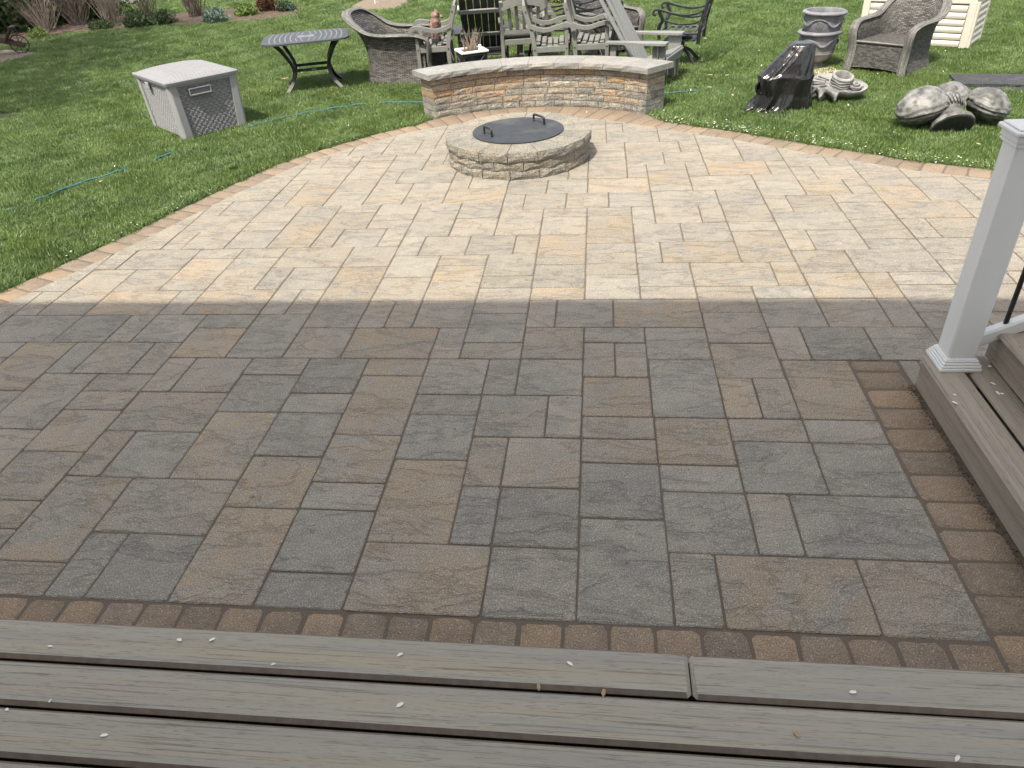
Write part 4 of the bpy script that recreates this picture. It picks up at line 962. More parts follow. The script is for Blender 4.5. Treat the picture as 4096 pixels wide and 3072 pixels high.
# ================================================================ black metal armchairs
def metal_chair(label, loc, rz, group=None, pedestal=True, tilt=None, k=1.0):
    t = thing('metal_chair', label, 'chair', loc, rz, group, tilt); t.scale = (1.1, 1.1, 1.12); m = 'black_metal'; w = 1.5*k; zs = 2.15
    for s in (-1, 1):
        MB().tube(smoothpath([(-1.15, s*w, 1.5), (-1.2, s*w, 2.4), (-1.45, s*w, 3.6), (-1.95, s*w*.95, 5.2)], 3), .13, 6).build('back_post', m, t, smooth=60)
        MB().tube(smoothpath([(1.55, s*w, zs-.35), (1.6, s*w, 2.6), (1.35, s*(w+.1), 3.05), (1.6, s*(w+.16), 3.5), (1.45, s*(w+.16), 3.66)], 3), .12, 6).build('arm_post', m, t, smooth=60)
        MB().sweep(smoothpath([(-1.50, s*w, 3.75), (-1.1, s*(w+.08), 3.45), (-.2, s*(w+.16), 3.30), (.8, s*(w+.18), 3.45), (1.6, s*(w+.18), 3.66), (1.95, s*(w+.18), 3.60), (1.98, s*(w+.18), 3.38), (1.82, s*(w+.18), 3.34)], 4), [(-.13, -.06), (.13, -.06), (.13, .06), (-.13, .06)]).build('armrest', m, t, smooth=50)
        MB().sweep(smoothpath([(-1.35, s*w, 3.0), (-.7, s*(w+.05), 2.78), (.2, s*(w+.1), 2.75), (1.0, s*(w+.1), 2.92), (1.5, s*(w+.1), 3.1)], 3), [(-.09, -.05), (.09, -.05), (.09, .05), (-.09, .05)]).build('lower_arm_bar', m, t, smooth=50)
        MB().bar((-1.2, s*w, zs), (1.6, s*w, zs), .12, .14).build('seat_rail', m, t)
    MB().bar((1.6, -w, zs), (1.6, w, zs), .12, .14).build('seat_rail', m, t); MB().bar((-1.2, -w, zs), (-1.2, w, zs), .12, .14).build('seat_rail', m, t)
    for i in range(5): x = -.75+i*.5; MB().box((x, 0, zs+.04), (.20, 2*w, .05)).build('seat_strap', m, t)
    MB().tube(smoothpath([(-1.95, -w*.95, 5.2), (-2.1, 0, 5.55), (-1.95, w*.95, 5.2)], 4), .09, 6).build('top_rail', m, t, smooth=60)
    MB().bar((-1.28, -w, 2.75), (-1.28, w, 2.75), .09, .16).build('lower_rail', m, t)
    for s in (-1, 1):
        MB().tube(smoothpath([(-1.3, -s*w*.9, 2.8), (-1.5, -s*w*.35, 3.5), (-1.62, 0, 3.95), (-1.75, s*w*.4, 4.45), (-1.93, s*w*.85, 5.15)], 3), .11, 6).build('cross_brace', m, t, smooth=60)
    MB().lathe([(.001, .08), (.30, .06), (.34, 0), (.30, -.06), (.001, -.08)], 14, (-1.62, 0, 3.95), Matrix.Rotation(D(78), 4, 'Y')).build('medallion', m, t, smooth=40)
    if pedestal:
        MB().box((.2, 0, zs-.28), (1.5, 1.5, .10), ch=.02).build('spring_plate', 'table_top', t)
        MB().box((.2, 0, zs-.50), (2.2, 2.2, .10), ch=.02).build('swivel_plate', m, t)
        ped = MB().lathe([(.001, zs-.3), (.26, zs-.3), (.24, 1.2), (.34, .95), (.30, .8), (.001, .75)], 12, (.2, 0, 0)).build('pedestal', m, t, smooth=50)
        for a in (45, 135, 225, 315):
            c_, s_ = math.cos(D(a)), math.sin(D(a))
            MB().sweep(smoothpath([(.2+c_*.15, s_*.15, 1.05), (.2+c_*.75, s_*.75, .82), (.2+c_*1.3, s_*1.3, .35), (.2+c_*1.75, s_*1.75, .0)], 3), [(-.07, -.09), (.07, -.09), (.07, .09), (-.07, .09)]).build('foot', m, ped, smooth=40)
    else:
        for s in (-1, 1):
            MB().tube([(1.6, s*w, zs), (1.75, s*w, 0)], .09, 6).build('leg', m, t, smooth=60); MB().tube([(-1.15, s*w, 1.6), (-1.5, s*w, 0)], .09, 6).build('leg', m, t, smooth=60)
    return t
metal_chair('black metal swivel armchair with a cross back, alone on the grass right of the row', (7.3, 53.7, 0), D(166), 'black metal garden chairs', True, k=1.0)
metal_chair('black metal armchair at the bottom of the stack behind the grey chairs', (-.2, 55.3, 0), D(8), 'black metal garden chairs', False)
metal_chair('black metal armchair set on top of the stack behind the grey chairs', (-.1, 55.3, .55), D(12), 'black metal garden chairs', False)
metal_chair('black metal armchair with pale seat behind the grey chairs, left of the stack', (-3.4, 58.4, 0), D(-12), 'black metal garden chairs', False)

# ================================================================ planter with dried plant
pl = thing('planter_box', 'black square planter with a white rim behind the seat wall', 'planter', (-9.0, 49.7, .22), D(24))
b = MB(); wq = .92; b.add([(-.78, -.78, 0), (.78, -.78, 0), (.78, .78, 0), (-.78, .78, 0), (-wq, -wq, 2.1), (wq, -wq, 2.1), (wq, wq, 2.1), (-wq, wq, 2.1)], [[3, 2, 1, 0], [4, 5, 6, 7], [0, 1, 5, 4], [1, 2, 6, 5], [2, 3, 7, 6], [3, 0, 4, 7]]); b.build('tub', 'black_metal', pl)
rb = MB()
for s in (-1, 1):
    rb.box((0, s*.92, 2.17), (2.15, .30, .16), ch=.04); rb.box((s*.92, 0, 2.17), (.30, 1.56, .16), ch=.04)
rb.build('rim', 'white_pot', pl); MB().box((0, 0, 2.12), (1.6, 1.6, .06)).build('soil', 'soil', pl)
for f in range(4):
    m4 = Matrix.Rotation(D(90*f), 4, 'Z'); q = MB()
    for a, b_ in (((-.8, .0, 0.2), (0, 0, 1.1)), ((0, 0, 1.1), (.8, 0, .2)), ((-.75, 0, 1.9), (0, 0, 1.1)), ((0, 0, 1.1), (.75, 0, 1.9)), ((-.84, 0, 1.95), (.84, 0, 1.95)), ((-.76, 0, .12), (.76, 0, .12)), ((-.80, 0, .1), (-.86, 0, 2.0)), ((.80, 0, .1), (.86, 0, 2.0))):
        off = lambda p: m4 @ Vector((p[0], -(.80+.13*p[2]/2.1)-.03, p[2]))
        q.bar(off(a), off(b_), .12, .07)
    q.build('lattice', 'charcoal', pl)
dr = thing('dried_plant', 'tangle of dry tan stems sticking out of the white rimmed planter', 'plant', (-9.0, 49.7, 2.36))
for i in range(46):
    a = R.uniform(0, 6.28); r0 = R.uniform(0, .6); L = R.uniform(.7, 1.6); q = [Vector((r0*math.cos(a), r0*math.sin(a), 0))]; a2 = a+R.uniform(-.6, .6)
    for j in range(3): q.append(q[-1]+Vector((math.cos(a2)*R.uniform(.02, .26), math.sin(a2)*R.uniform(.02, .26), L/3+R.uniform(-.05, .05)))); a2 += R.uniform(-.9, .9)
    MB().tube(q, [.022, .018, .014, .008], 4).build('stem', 'twig', dr)
MB().tube([(-.25, .1, 0), (-.42, .05, 1.3), (-.72, 0, 2.75)], [.02, .02, .015], 5).build('light_stake', 'black_metal', dr)
MB().lathe([(.001, .36), (.05, .3), (.07, .1), (.03, 0)], 8, (-.72, 0, 2.75)).build('stake_bulb', 'puff', dr)
ft = thing('rabbit_figure', 'tiny white figure sitting on the rim of the black planter', 'figure', (-8.25, 49.2, 2.46))
MB().lathe([(.001, 0), (.13, .0), (.15, .1), (.08, .2), (.12, .28), (.10, .38), (.001, .42)], 10).build('body', 'puff', ft, smooth=60)

# ================================================================ owl on the chair
ow = thing('owl_figure', 'brown plastic owl decoy standing on the seat of the grey armchair, back to the patio', 'owl figure', (-12.05, 52.0, 2.74), D(28))
rock = MB().lathe([(.001, .02), (.42, .0), (.40, .25), (.26, .42), (.001, .45)], 9); rock.build('rock', 'owl_dark', ow)
def owl_p(u, v):
    z = lerp(.15, 2.15, v); prof = [(0, .10), (.15, .30), (.35, .44), (.55, .45), (.70, .34), (.76, .30), (.85, .36), (.93, .30), (1, .02)]
    for i in range(len(prof)-1):
        if prof[i][0] <= v <= prof[i+1][0]: r = lerp(prof[i][1], prof[i+1][1], (v-prof[i][0])/(prof[i+1][0]-prof[i][0]))
    a = 2*math.pi*u; rib = 1+.04*math.sin(a*14+v*30)
    return Vector((r*rib*math.cos(a)+.18*(v-.4), r*.85*rib*math.sin(a), z))
MB().grid(owl_p, 40, 34).build('body', 'owl', ow, smooth=60)
for s in (-1, 1):
    q = MB(); q.grid(lambda u, v: Vector((-.10+.30*math.cos(math.pi*u)*(1-v*.6)+.05, s*(.34+.14*math.sin(math.pi*u)*(1-v)), lerp(1.45, .02, v))), 6, 8); q.build('wing', 'owl', ow, smooth=60)
    MB().lathe([(.12, 0), (.06, .16), (.001, .28)], 6, (.20, s*.2, 2.02)).build('ear_tuft', 'owl', ow)
    MB().lathe([(.001, .03), (.09, .02), (.10, 0)], 10, (.56, s*.15, 1.80), Matrix.Rotation(D(90), 4, 'Y')).build('eye', 'owl_foot', ow)
    MB().box((.30, s*.16, .40), (.30, .14, .14), ch=.03).build('foot', 'owl_foot', ow)
MB().lathe([(.07, 0), (.001, .22)], 6, (.56, 0, 1.68), Matrix.Rotation(D(125), 4, 'Y')).build('beak', 'owl_dark', ow)
MB().bar((-.35, 0, .75), (-.30, 0, -.02), .34, .10, up=(1, 0, 0)).build('tail', 'owl', ow)

# ================================================================ stacked urns on a flagstone
fs_ = MB().poly(stone_outline(3.1, 2.7, 5, 3, .05, .2), -.05, .07, .03).build('flagstone', 'flag', loc=(15.0, 47.6, 0), smooth=30)
tag(fs_, 'flat brown flagstone lying in the grass under the urn', 'flagstone'); fs_.rotation_euler[2] = D(12)
UR = 1.50
uprof = [(.001, 0), (.60, 0), (.62, .12), (.50, .18), (.44, .30), (.60, .42), (.92, .62), (1.10, .86), (1.16, .98), (1.20, .99), (1.20, 1.04), (1.17, 1.06), (1.20, 1.10), (1.20, 1.14), (1.18, 1.16), (1.23, 1.3), (1.29, 1.7), (1.33, 2.10), (1.34, 2.2), (1.44, 2.25), (1.53, 2.31), (1.54, 2.38), (1.48, 2.46), (1.36, 2.50), (1.26, 2.48), (1.22, 2.3), (1.12, 1.2), (.001, 1.0)]
def urn(label, loc, rz, tilt=None):
    t = thing('garden_urn', label, 'urn', loc, rz, 'grey relief urns nested one in the other', tilt)
    t = MB().lathe(uprof, 44).build('bowl', 'urn', t, smooth=38)
    def on(a, z, k=.0): r = lerp(1.23, 1.33, (z-1.3)/.8)+k; return Vector((r*math.cos(a), r*math.sin(a), z))
    for q4 in range(4):
        a = q4*math.pi/2+.2; d = MB()
        for rr_, th in ((.20, .03), (.12, .03)): d.tube([on(a+rr_*math.cos(x)/1.3, 1.66+rr_*math.sin(x), .02) for x in [2*math.pi*i/14 for i in range(14)]], th, 5, True)
        for i in range(12): x = 2*math.pi*i/12; p = on(a+.25*math.cos(x)/1.3, 1.66+.25*math.sin(x), .015); d.lathe([(.03, -.03), (.03, .03), (.001, .04)], 5, p)
        d.lathe([(.09, -.03), (.05, .04), (.001, .05)], 8, on(a, 1.66, 0), Matrix.Rotation(a, 4, 'Z') @ Matrix.Rotation(D(90), 4, 'Y')); d.build('rosette', 'urn', t, smooth=50)
        MB().tube([on(a+x*.46, 1.80+.20*math.cos(x*1.57), .03) for x in [-1+2*i/10 for i in range(11)]], .05, 6).build('arch_band', 'urn', t, smooth=50)
        g = MB(); n_ = 13
        for i in range(n_): x = -1+2*i/(n_-1); p = on(a+math.pi/4+x*.32, 1.72-.22*(1-x*x)+.06, .03); g.lathe([(.075, -.06), (.085, .0), (.05, .07), (.001, .08)], 6, p)
        g.build('garland', 'urn', t, smooth=50)
    return t.parent
urn('lower grey relief urn standing on the flagstone, with the other nested in it', (16.55, 50.2, .06), .6)
urn('upper grey relief urn nested inside the lower one', (16.62, 50.25, .06+1.28), .95, (D(1.5), D(1.0)))

# ================================================================ black plastic bag over an upturned object
bg_ = MB(); rb_ = random.Random(3)
RI = [(0.0, 11.85-.2, 39.35, 1.95, 1.20), (.25, 11.9, 39.3, 1.72, 1.12), (.9, 12.05, 39.3, 1.45, 1.05), (1.55, 11.95, 39.3, 1.55, 1.08), (1.9, 11.98, 39.3, 1.58, 1.10), (2.05, 12.05, 39.3, 1.42, 1.02), (2.7, 12.35, 39.35, 1.10, .95), (3.3, 12.62, 39.4, .82, .80), (3.62, 12.75, 39.4, .72, .66), (3.72, 12.76, 39.4, .55, .5), (3.74, 12.76, 39.4, .001, .001)]
ph = [rb_.uniform(0, 6.28) for _ in range(8)]
def bagp(u, v):
    k = v*(len(RI)-1); i = min(int(k), len(RI)-2); f = k-i; z, x, y, rx, ry = (lerp(RI[i][q], RI[i+1][q], f) for q in range(5))
    a = 2*math.pi*u; c_, s_ = math.cos(a), math.sin(a); e = .62
    px_, py_ = math.copysign(abs(c_)**e, c_), math.copysign(abs(s_)**e, s_)
    low = max(0, 1-z/1.9); fold = 1+.045*math.sin(7*a+ph[0]+z*1.3)+.03*math.sin(13*a+ph[1]-z*2.1)+low*(.09*math.sin(9*a+ph[2])+.06*math.sin(17*a+ph[3]))
    right = max(0, c_); fold = lerp(fold, 1, right*.6)
    if v > .85: fold = lerp(fold, 1, (v-.85)/.15)
    return Vector((x+rx*px_*fold-12, y+ry*py_*fold-39.3, z+(.08*math.sin(5*a+ph[4]) if 0 < z < 3.5 else 0)))
bag = thing('covered_ornament', 'glossy black plastic bag draped over an upright ornament beside the urns', 'bag', (12, 39.3, 0))
bg_.grid(bagp, 120, 70); bg_.build('bag', 'bag', bag, smooth=70)
MB().grid(lambda u, v: Vector((-1.35+u*1.6+.1*math.sin(v*9), -1.15-v*.62, .04+.07*abs(math.sin(u*11+v*5))+.05*math.sin(v*14)*.5)), 24, 10).build('bag_hem', 'bag', bag, smooth=70)
hl = MB().lathe([(.001, -.05), (.36, 0), (.42, .10), (.36, .14), (.30, .05), (.001, -.25)], 16, (-1.62, -.55, 1.35), Matrix.Rotation(D(-60), 4, 'Z') @ Matrix.Rotation(D(80), 4, 'Y')).build('bag_mouth', 'bag', bag, smooth=60)

# ================================================================ shell shaped fountain piece lying on the grass
sh = thing('shell_ornament', 'pale grey shell shaped stone dish with a round socket, lying between bag and rattan armchair', 'ornament', (15.45, 40.6, .42), D(0), None, (D(15), D(5)))
sh.scale = (1.04, 1.12, 1.1)
SP = [(-1.80, -.05), (-1.62, -.55), (-1.35, -.42), (-1.12, -.98), (-.80, -.62), (-.30, -1.22), (.0, -.80), (.7, -.86), (1.35, -.62), (1.80, -.10), (1.72, .35), (1.2, .82), (.4, 1.22), (-.5, 1.30), (-1.25, .95), (-1.70, .45)]
spp = [(p.x, p.y) for p in smoothpath([(a, b_, 0) for a, b_ in SP+[SP[0]]], 4)][:-1]
b = MB(); n = len(spp); rings = [(.35, .02), (.72, .05), (.93, .22), (1.0, .44), (.985, .52), (.93, .53), (.84, .46), (.6, .40), (.3, .38), (.02, .38)]
vs = []
for k, z in rings: vs += [(x*k, y*k, z+(.03*math.sin(i*.9) if k < .9 and z > .3 else 0)+(-.30 if (k > .92 and min(math.dist((x, y), q) for q in ((-1.12, -.98), (-.30, -1.22), (-1.62, -.55))) < .12) else 0)) for i, (x, y) in enumerate(spp)]
fs = [[r_*n+i, r_*n+(i+1) % n, (r_+1)*n+(i+1) % n, (r_+1)*n+i] for r_ in range(len(rings)-1) for i in range(n)]
b.add(vs, fs+[list(range(n-1, -1, -1))]); b.build('dish', 'cast', sh, smooth=55)
MB().lathe([(.62, .30), (.60, .75), (.64, .90), (.60, .96), (.50, .97), (.46, .90), (.45, .55), (.001, .52)], 26, (.25, .25, 0)).build('socket', 'cast', sh, smooth=45)
for k in range(3): MB().tube([(.25+(.62+.01*k)*math.cos(a), .25+(.62)*math.sin(a), .48+.14*k+.03*math.sin(5*a+k)) for a in [D(170+i*14) for i in range(15)]], .035, 5).build('ripple', 'cast', sh, smooth=60)
sp_ = []
for i in range(34): a = i*.42; r_ = .42*(1-i/40); sp_.append((1.05+r_*math.cos(a), -.15+r_*math.sin(a), .50+.22*i/34))
MB().tube(sp_, .075, 6).build('spiral', 'cast', sh, smooth=60)
for i in range(5):
    a = D(120+i*22); MB().tube([(.0+.7*math.cos(a), .2+.5*math.sin(a), .46), (-.1+1.2*math.cos(a), .1+.8*math.sin(a), .50), (-.15+1.6*math.cos(a), .05+1.05*math.sin(a), .50)], [.05, .07, .03], 6).build('rib', 'cast', sh, smooth=60)

# ================================================================ three-lobed fountain base lying on its side
cl = thing('fountain_base', 'dark grey cast stone fountain base of three big ribbed lobes, lying on its side', 'ornament', (20.0, 33.75, 0))
def lobe(c, r, rot, seed):
    rr = random.Random(seed); ph_ = rr.uniform(0, 6)
    m4 = Matrix.Translation(c) @ Matrix.Rotation(rot[2], 4, 'Z') @ Matrix.Rotation(rot[1], 4, 'Y') @ Matrix.Rotation(rot[0], 4, 'X')
    def f(u, v):
        a, t = 2*math.pi*u, math.pi*v; x, y, z = math.sin(t)*math.cos(a), math.sin(t)*math.sin(a), -math.cos(t)
        rib = 1+.020*math.sin(z*21+2.4*math.sin(a*2+ph_)+1.1*math.sin(a*5)+ph_)*math.sin(t)**.5+.008*math.sin(z*47+3*math.sin(a*3))+.05*math.sin(a*2+ph_)*z
        rib -= .07*math.exp(-(z+.10)**2*90)                 # the seam between the two shells
        if z < -.1: rib *= 1-.16*(-.1-z)
        fl_ = 1-.16*(x*x+y*y)**2*0; zz = math.copysign(abs(z)**1.25, z)
        return m4 @ Vector((x*r[0]*rib*(1+.10*math.cos(3*a+ph_)), y*r[1]*rib*(1+.07*math.sin(2*a+ph_)), zz*r[2]*rib))
    MB().grid(f, 40, 46, flip=False).build('lobe', 'cast_dark', cl, smooth=70)
lobe((-1.72, .45, 1.08), (1.30, 1.50, 1.0), (D(10), D(-14), D(-24)), 1)
lobe((-.02, 1.25, 1.32), (1.05, 1.05, .78), (D(0), D(0), D(0)), 2)
lobe((1.72, .55, 1.0), (1.10, 1.40, .88), (D(10), D(16), D(22)), 3)
RT = Matrix.Rotation(D(128), 4, 'X')
MB().lathe([(.001, 1.15), (.88, 1.15), (1.04, 1.10), (1.06, .95), (1.02, .84), (.88, .78), (.76, .72), (.66, .45), (.60, .2), (.60, -.2), (.60, -.7)], 40, (-.42, -.12, 1.0), RT).build('foot', 'cast_dark', cl, smooth=40)
for i in range(9):
    a = D(35+i*14); p = Vector((-.42, -.62, .95)); MB().tube([p+Vector((.66*math.cos(a), .0, .62*math.sin(a))), p+Vector((.82*math.cos(a), .5, .80*math.sin(a))), p+Vector((1.0*math.cos(a), .9, .88*math.sin(a)))], [.05, .07, .03], 5).build('fold', 'cast_dark', cl, smooth=60)
MB().lathe([(.001, .02), (.97, .02), (.99, .0)], 32, (-.42, -.12, 1.0), RT @ Matrix.Translation((0, 0, 1.14))).build('foot_underside_shade', 'owl_dark', cl)  # near-black disc: the underside's shade put into its colour

# ================================================================ beige deck box
dbx = thing('deck_box', 'large beige resin deck box with louvred panels behind the rattan armchair', 'deck box', (28.8, 54.3, 0), math.atan2(-.555, .832))
DX, DY, DH = 8.2, 4.0, 3.55   # local: front face along -x from the corner, depth along +y
MB().box((-DX/2, DY/2, DH/2-.1), (DX-.2, DY-.2, DH-.1)).build('tub', 'beige', dbx)
for (ox_, oy_, L, rot) in ((-DX/2, 0, DX, 0), (0, DY/2, DY, 90)):
    for i in range(6):
        z = .30+i*.49; q = MB(); Lx = L-1.2
        prof = [(0, -.235), (.10, -.20), (.15, -.05), (.14, .10), (.06, .21), (0, .235)]
        nseg = 2
        pts = [(-Lx/2, 0, 0), (Lx/2, 0, 0)]
        q.sweep(pts, [(a_, b_) for a_, b_ in prof]+[(-.08, .2), (-.08, -.2)], up=(0, 0, 1))
        o = q.build('louvre', 'beige', dbx, smooth=50, loc=(ox_, oy_, z)); o.rotation_euler[2] = D(rot)
    for e in (-1, 1):
        q = MB().box((e*(L/2-.28), -.04, DH/2-.15), (.56, .22, DH-.3), ch=.05); o = q.build('corner_post', 'beige', dbx, loc=(ox_, oy_, 0)); o.rotation_euler[2] = D(rot)
    q = MB().box((0, -.04, DH-.30), (L-.1, .20, .34), ch=.04); o = q.build('top_rail', 'beige', dbx, loc=(ox_, oy_, 0)); o.rotation_euler[2] = D(rot)
MB().box((-DX/2, DY/2, DH+.10), (DX+.35, DY+.35, .30), ch=.08).build('lid', 'beige', dbx)

# ================================================================ rubber mats
for nm, lb, c_, rz, z, sz in (('rubber_mat', 'upper of two black rubber mats stacked on the grass at the right edge', (27.5, 43.0, .20), D(-9), 0, (7.5, 2.9, .14)), ('rubber_mat', 'lower black rubber mat, its edge showing under the upper one', (28.0, 42.1, .05), D(-9), 0, (7.5, 3.1, .12))):
    q = MB(); nxm, nym = 40, 12
    q.grid(lambda u, v: Vector(((u-.5)*sz[0], (v-.5)*sz[1], sz[2]/2+.03*math.sin(u*9)+.012*math.sin(v*40))), nxm, nym)
    q.box((0, 0, 0), sz, ch=.03); o = q.build(nm, 'mat', loc=c_, smooth=30); o.rotation_euler[2] = rz; tag(o, lb, 'mat', 'rubber mats on the lawn')

# ================================================================ hose
def hose(P, z0, name, label, dips=()):
    pts = smoothpath([(x, y, z0) for x, y in P], 5); n_ = len(pts)
    for i, p in enumerate(pts): p.z = z0-(.16 if any(a <= i/n_ <= b_ for a, b_ in dips) else 0)+.02*math.sin(i*.9)
    o = MB().tube(pts, .058, 8).build(name, 'hose', smooth=60); return tag(o, label, 'hose')
HOSE = [(-33.5,23.6),(-31.6,24.3),(-30.3,24.9),(-29.7,25.6),(-29.3,26.5),(-28.9,27.7),(-28.4,28.7),(-27.7,29.7),(-27.1,30.9),(-26.4,32.3),(-25.6,34.0),(-24.6,35.8),(-23.5,38.0),(-22.5,39.6),(-21.7,40.7),(-20.7,41.7),(-19.6,42.5),(-18.5,43.1),(-17.3,43.7),(-16.4,44.1),(-15.6,44.3),(-14.7,44.3),(-13.8,44.2),(-12.1,43.9),(-6,43.9),(0,43.8),(5.1,43.8),(6.2,43.8),(7.2,44.0),(8.3,43.7),(10,43.6)]
hose(HOSE, .115, 'garden_hose', 'thin teal garden hose winding through the grass behind the bin and wall', ((.0, .10), (.26, .30), (.33, .40), (.64, .67), (.93, 1)))

# ================================================================ old wooden barrow at the left edge
wb = thing('wooden_barrow', 'weathered brown wooden barrow with a spoked iron wheel at the left edge', 'barrow', (-64.9, 74.9, 0), D(24))
wh = MB(); wh.tube([(.95*math.cos(a), 0, 1.0+.95*math.sin(a)) for a in [2*math.pi*i/28 for i in range(28)]], .06, 6, True); wh = wh.build('wheel_rim', 'black_metal', wb)
for i in range(8): a = 2*math.pi*i/8; MB().tube([(.12*math.cos(a), 0, 1+.12*math.sin(a)), (.93*math.cos(a), 0, 1+.93*math.sin(a))], .035, 5).build('spoke', 'black_metal', wh)
MB().lathe([(.001, -.2), (.16, -.2), (.16, .2), (.001, .2)], 12, (0, 0, 1), Matrix.Rotation(D(90), 4, 'X')).build('hub', 'black_metal', wh)
for s in (-1, 1): MB().bar((.5, s*.32, .8), (-5.6, s*.75, 3.1), .2, .42).build('shaft', 'barrow', wb)
MB().bar((-1.35, -.05, 1.3), (-.15, -.05, 2.75), 1.6, .18, up=(-1, 0, 1)).build('front_board', 'barrow', wb)
MB().box((-.05, 0, 2.80), (.55, 1.8, .16), ch=.02).build('top_board', 'barrow', wb)
MB().bar((-1.3, 0, 1.45), (-5.0, 0, 2.7), 1.4, .14).build('floor_board', 'barrow', wb)
MB().tube([(.05, .3, 2.7), (.1, .3, 1.9), (.0, .3, 1.2)], .03, 5).build('chain', 'black_metal', wb)

# ================================================================ planting
def twig_shrub(label, loc, h, spread, n_, m='twig', group='bare twiggy shrubs in the mulch bed', sub=2, thick=.05):
    t = thing('bare_shrub', label, 'shrub', loc, R.uniform(0, 6), group); b = MB(); rr = R
    for i in range(n_):
        a = rr.uniform(0, 6.28); lean = rr.uniform(.1, 1)*spread; L = h*rr.uniform(.6, 1.1); p = Vector((rr.uniform(-.8, .8), rr.uniform(-.8, .8), -.1)); pts = [p]
        for j in range(4): f = (j+1)/4; pts.append(p+Vector((math.cos(a)*lean*f**.9+rr.uniform(-.12, .12), math.sin(a)*lean*f**.9+rr.uniform(-.12, .12), L*f)))
        b.tube(pts, [thick, thick*.8, thick*.6, thick*.45, thick*.25], 4)
        for k in range(sub):
            q = pts[rr.choice((2, 3))]; a2 = a+rr.uniform(-1.2, 1.2); l2 = L*rr.uniform(.2, .4); b.tube([q, q+Vector((math.cos(a2)*l2*.4, math.sin(a2)*l2*.4, l2*.6)), q+Vector((math.cos(a2)*l2*.6, math.sin(a2)*l2*.6, l2))], [thick*.5, thick*.35, thick*.2], 3)
    b.build('twigs', m, t); return t
def leaf_clump(b, n_, rad, size, rr, flat=1.0, base=0.0, up=False, shape=None):
    for i in range(n_):
        while True:
            p = Vector((rr.uniform(-1, 1), rr.uniform(-1, 1), rr.uniform(0, 1)))
            if p.length < 1 and p.length > rr.uniform(0, .85): break
        bump_ = 1+.22*math.sin(p.x*7+p.y*5)+.15*math.sin(p.z*9+p.y*4)
        p = Vector((p.x*rad*bump_, p.y*rad*bump_, base+p.z*rad*flat*bump_)); s = size*rr.uniform(.6, 1.3)
        d = Vector((rr.uniform(-1, 1), rr.uniform(-1, 1), rr.uniform(.1, 1.2) if up else rr.uniform(-.5, 1))).normalized(); e = d.cross(Vector((rr.uniform(-1, 1), rr.uniform(-1, 1), rr.uniform(-1, 1)))).normalized()
        wv = .28 if not up else .16
        b.add([p, p+d*s*.5+e*s*wv, p+d*s, p+d*s*.5-e*s*wv], [[0, 1, 2, 3]])
def bush(name, label, loc, rad, flat, n_, size, m, cat='bush', up=False, group=None, stems=6):
    t = thing(name, label, cat, loc, 0, group); b = MB(); leaf_clump(b, n_, rad, size, R, flat, 0, up); b.build('foliage', m, t)
    s = MB()
    for i in range(stems): a = R.uniform(0, 6.28); s.tube([(0, 0, -.1), (math.cos(a)*rad*.3, math.sin(a)*rad*.3, rad*flat*.4), (math.cos(a)*rad*.55, math.sin(a)*rad*.55, rad*flat*.75)], [.07, .05, .02], 4)
    s.build('stem', 'bark', t); return t
bush('evergreen_bush', 'big dark evergreen bush at the top left corner, behind the bare stems', (-82, 97, 0), 8.5, 1.15, 9000, .75, 'leaf_ever', group=None)
bush('evergreen_bush', 'dark evergreen bush left of the house wall, behind the pale twiggy shrub', (-76, 103, 0), 6.5, 1.2, 6000, .7, 'leaf_ever')
bush('evergreen_bush', 'low dark evergreen behind the wooden barrow', (-88, 92, 0), 6, 1.1, 4500, .7, 'leaf_ever')
twig_shrub('tall pale multi stemmed shrub rising from behind the wooden barrow', (-78.6, 93.6, 0), 12, 6.0, 40, 'twig', thick=.10)
twig_shrub('dense fan of straight pale twigs at the left end of the bed', (-73.1, 91.7, 0), 4.6, 3.0, 95, 'twig', sub=1)
twig_shrub('loose grey twiggy shrub in front of the brick footing', (-71.2, 95.9, 0), 5.6, 3.6, 60, 'twig_dark', sub=3)
twig_shrub('pale upright twiggy shrub right of the brick footing', (-66.3, 96.1, 0), 5.2, 2.8, 80, 'twig', sub=1)
twig_shrub('grey twiggy shrub at the top edge, behind the dull green clumps', (-64.0, 101.8, 0), 6.0, 3.0, 60, 'twig_dark', sub=3)
twig_shrub('open vase shaped bare shrub left of the silver plant', (-55.3, 98.6, 0), 7.5, 3.2, 34, 'twig_dark', sub=2, thick=.11)
bush('green_clump', 'bright green low clump beside the wheel of the barrow', (-71.0, 86.9, 0), 1.3, .7, 500, .4, 'leaf_fresh', 'plant', True)
bush('green_clump', 'dull green clump of arching leaves in the middle of the bed', (-60.0, 91.9, 0), 1.9, .75, 1100, .6, 'leaf_dull', 'plant', True)
bush('green_clump', 'dull green leafy clump next to the open bare shrub', (-57.0, 92.6, 0), 1.7, .8, 900, .55, 'leaf_dull', 'plant', True)
bush('green_clump', 'dark low green clump under the pale upright twigs', (-65.0, 91.6, 0), 1.9, .5, 800, .4, 'leaf_ever', 'plant', True)
bush('silver_plant', 'silvery grey green lavender like clump at the front of the bed', (-49.3, 92.2, 0), 1.5, .95, 1200, .5, 'leaf_silver', 'plant', True)
bush('green_clump', 'pale green leafy plant just right of the silver clump', (-46.9, 96.8, 0), 1.5, .9, 800, .4, 'leaf_fresh', 'plant')
bush('red_bush', 'dark red leaved bush near the right end of the bed', (-45.3, 100.6, 0), 1.6, 1.5, 1500, .35, 'leaf_red', 'bush')
bush('green_clump', 'small green leafy plant at the right tip of the bed', (-42.4, 99.6, 0), 1.3, 1.0, 700, .35, 'leaf_dull', 'plant')
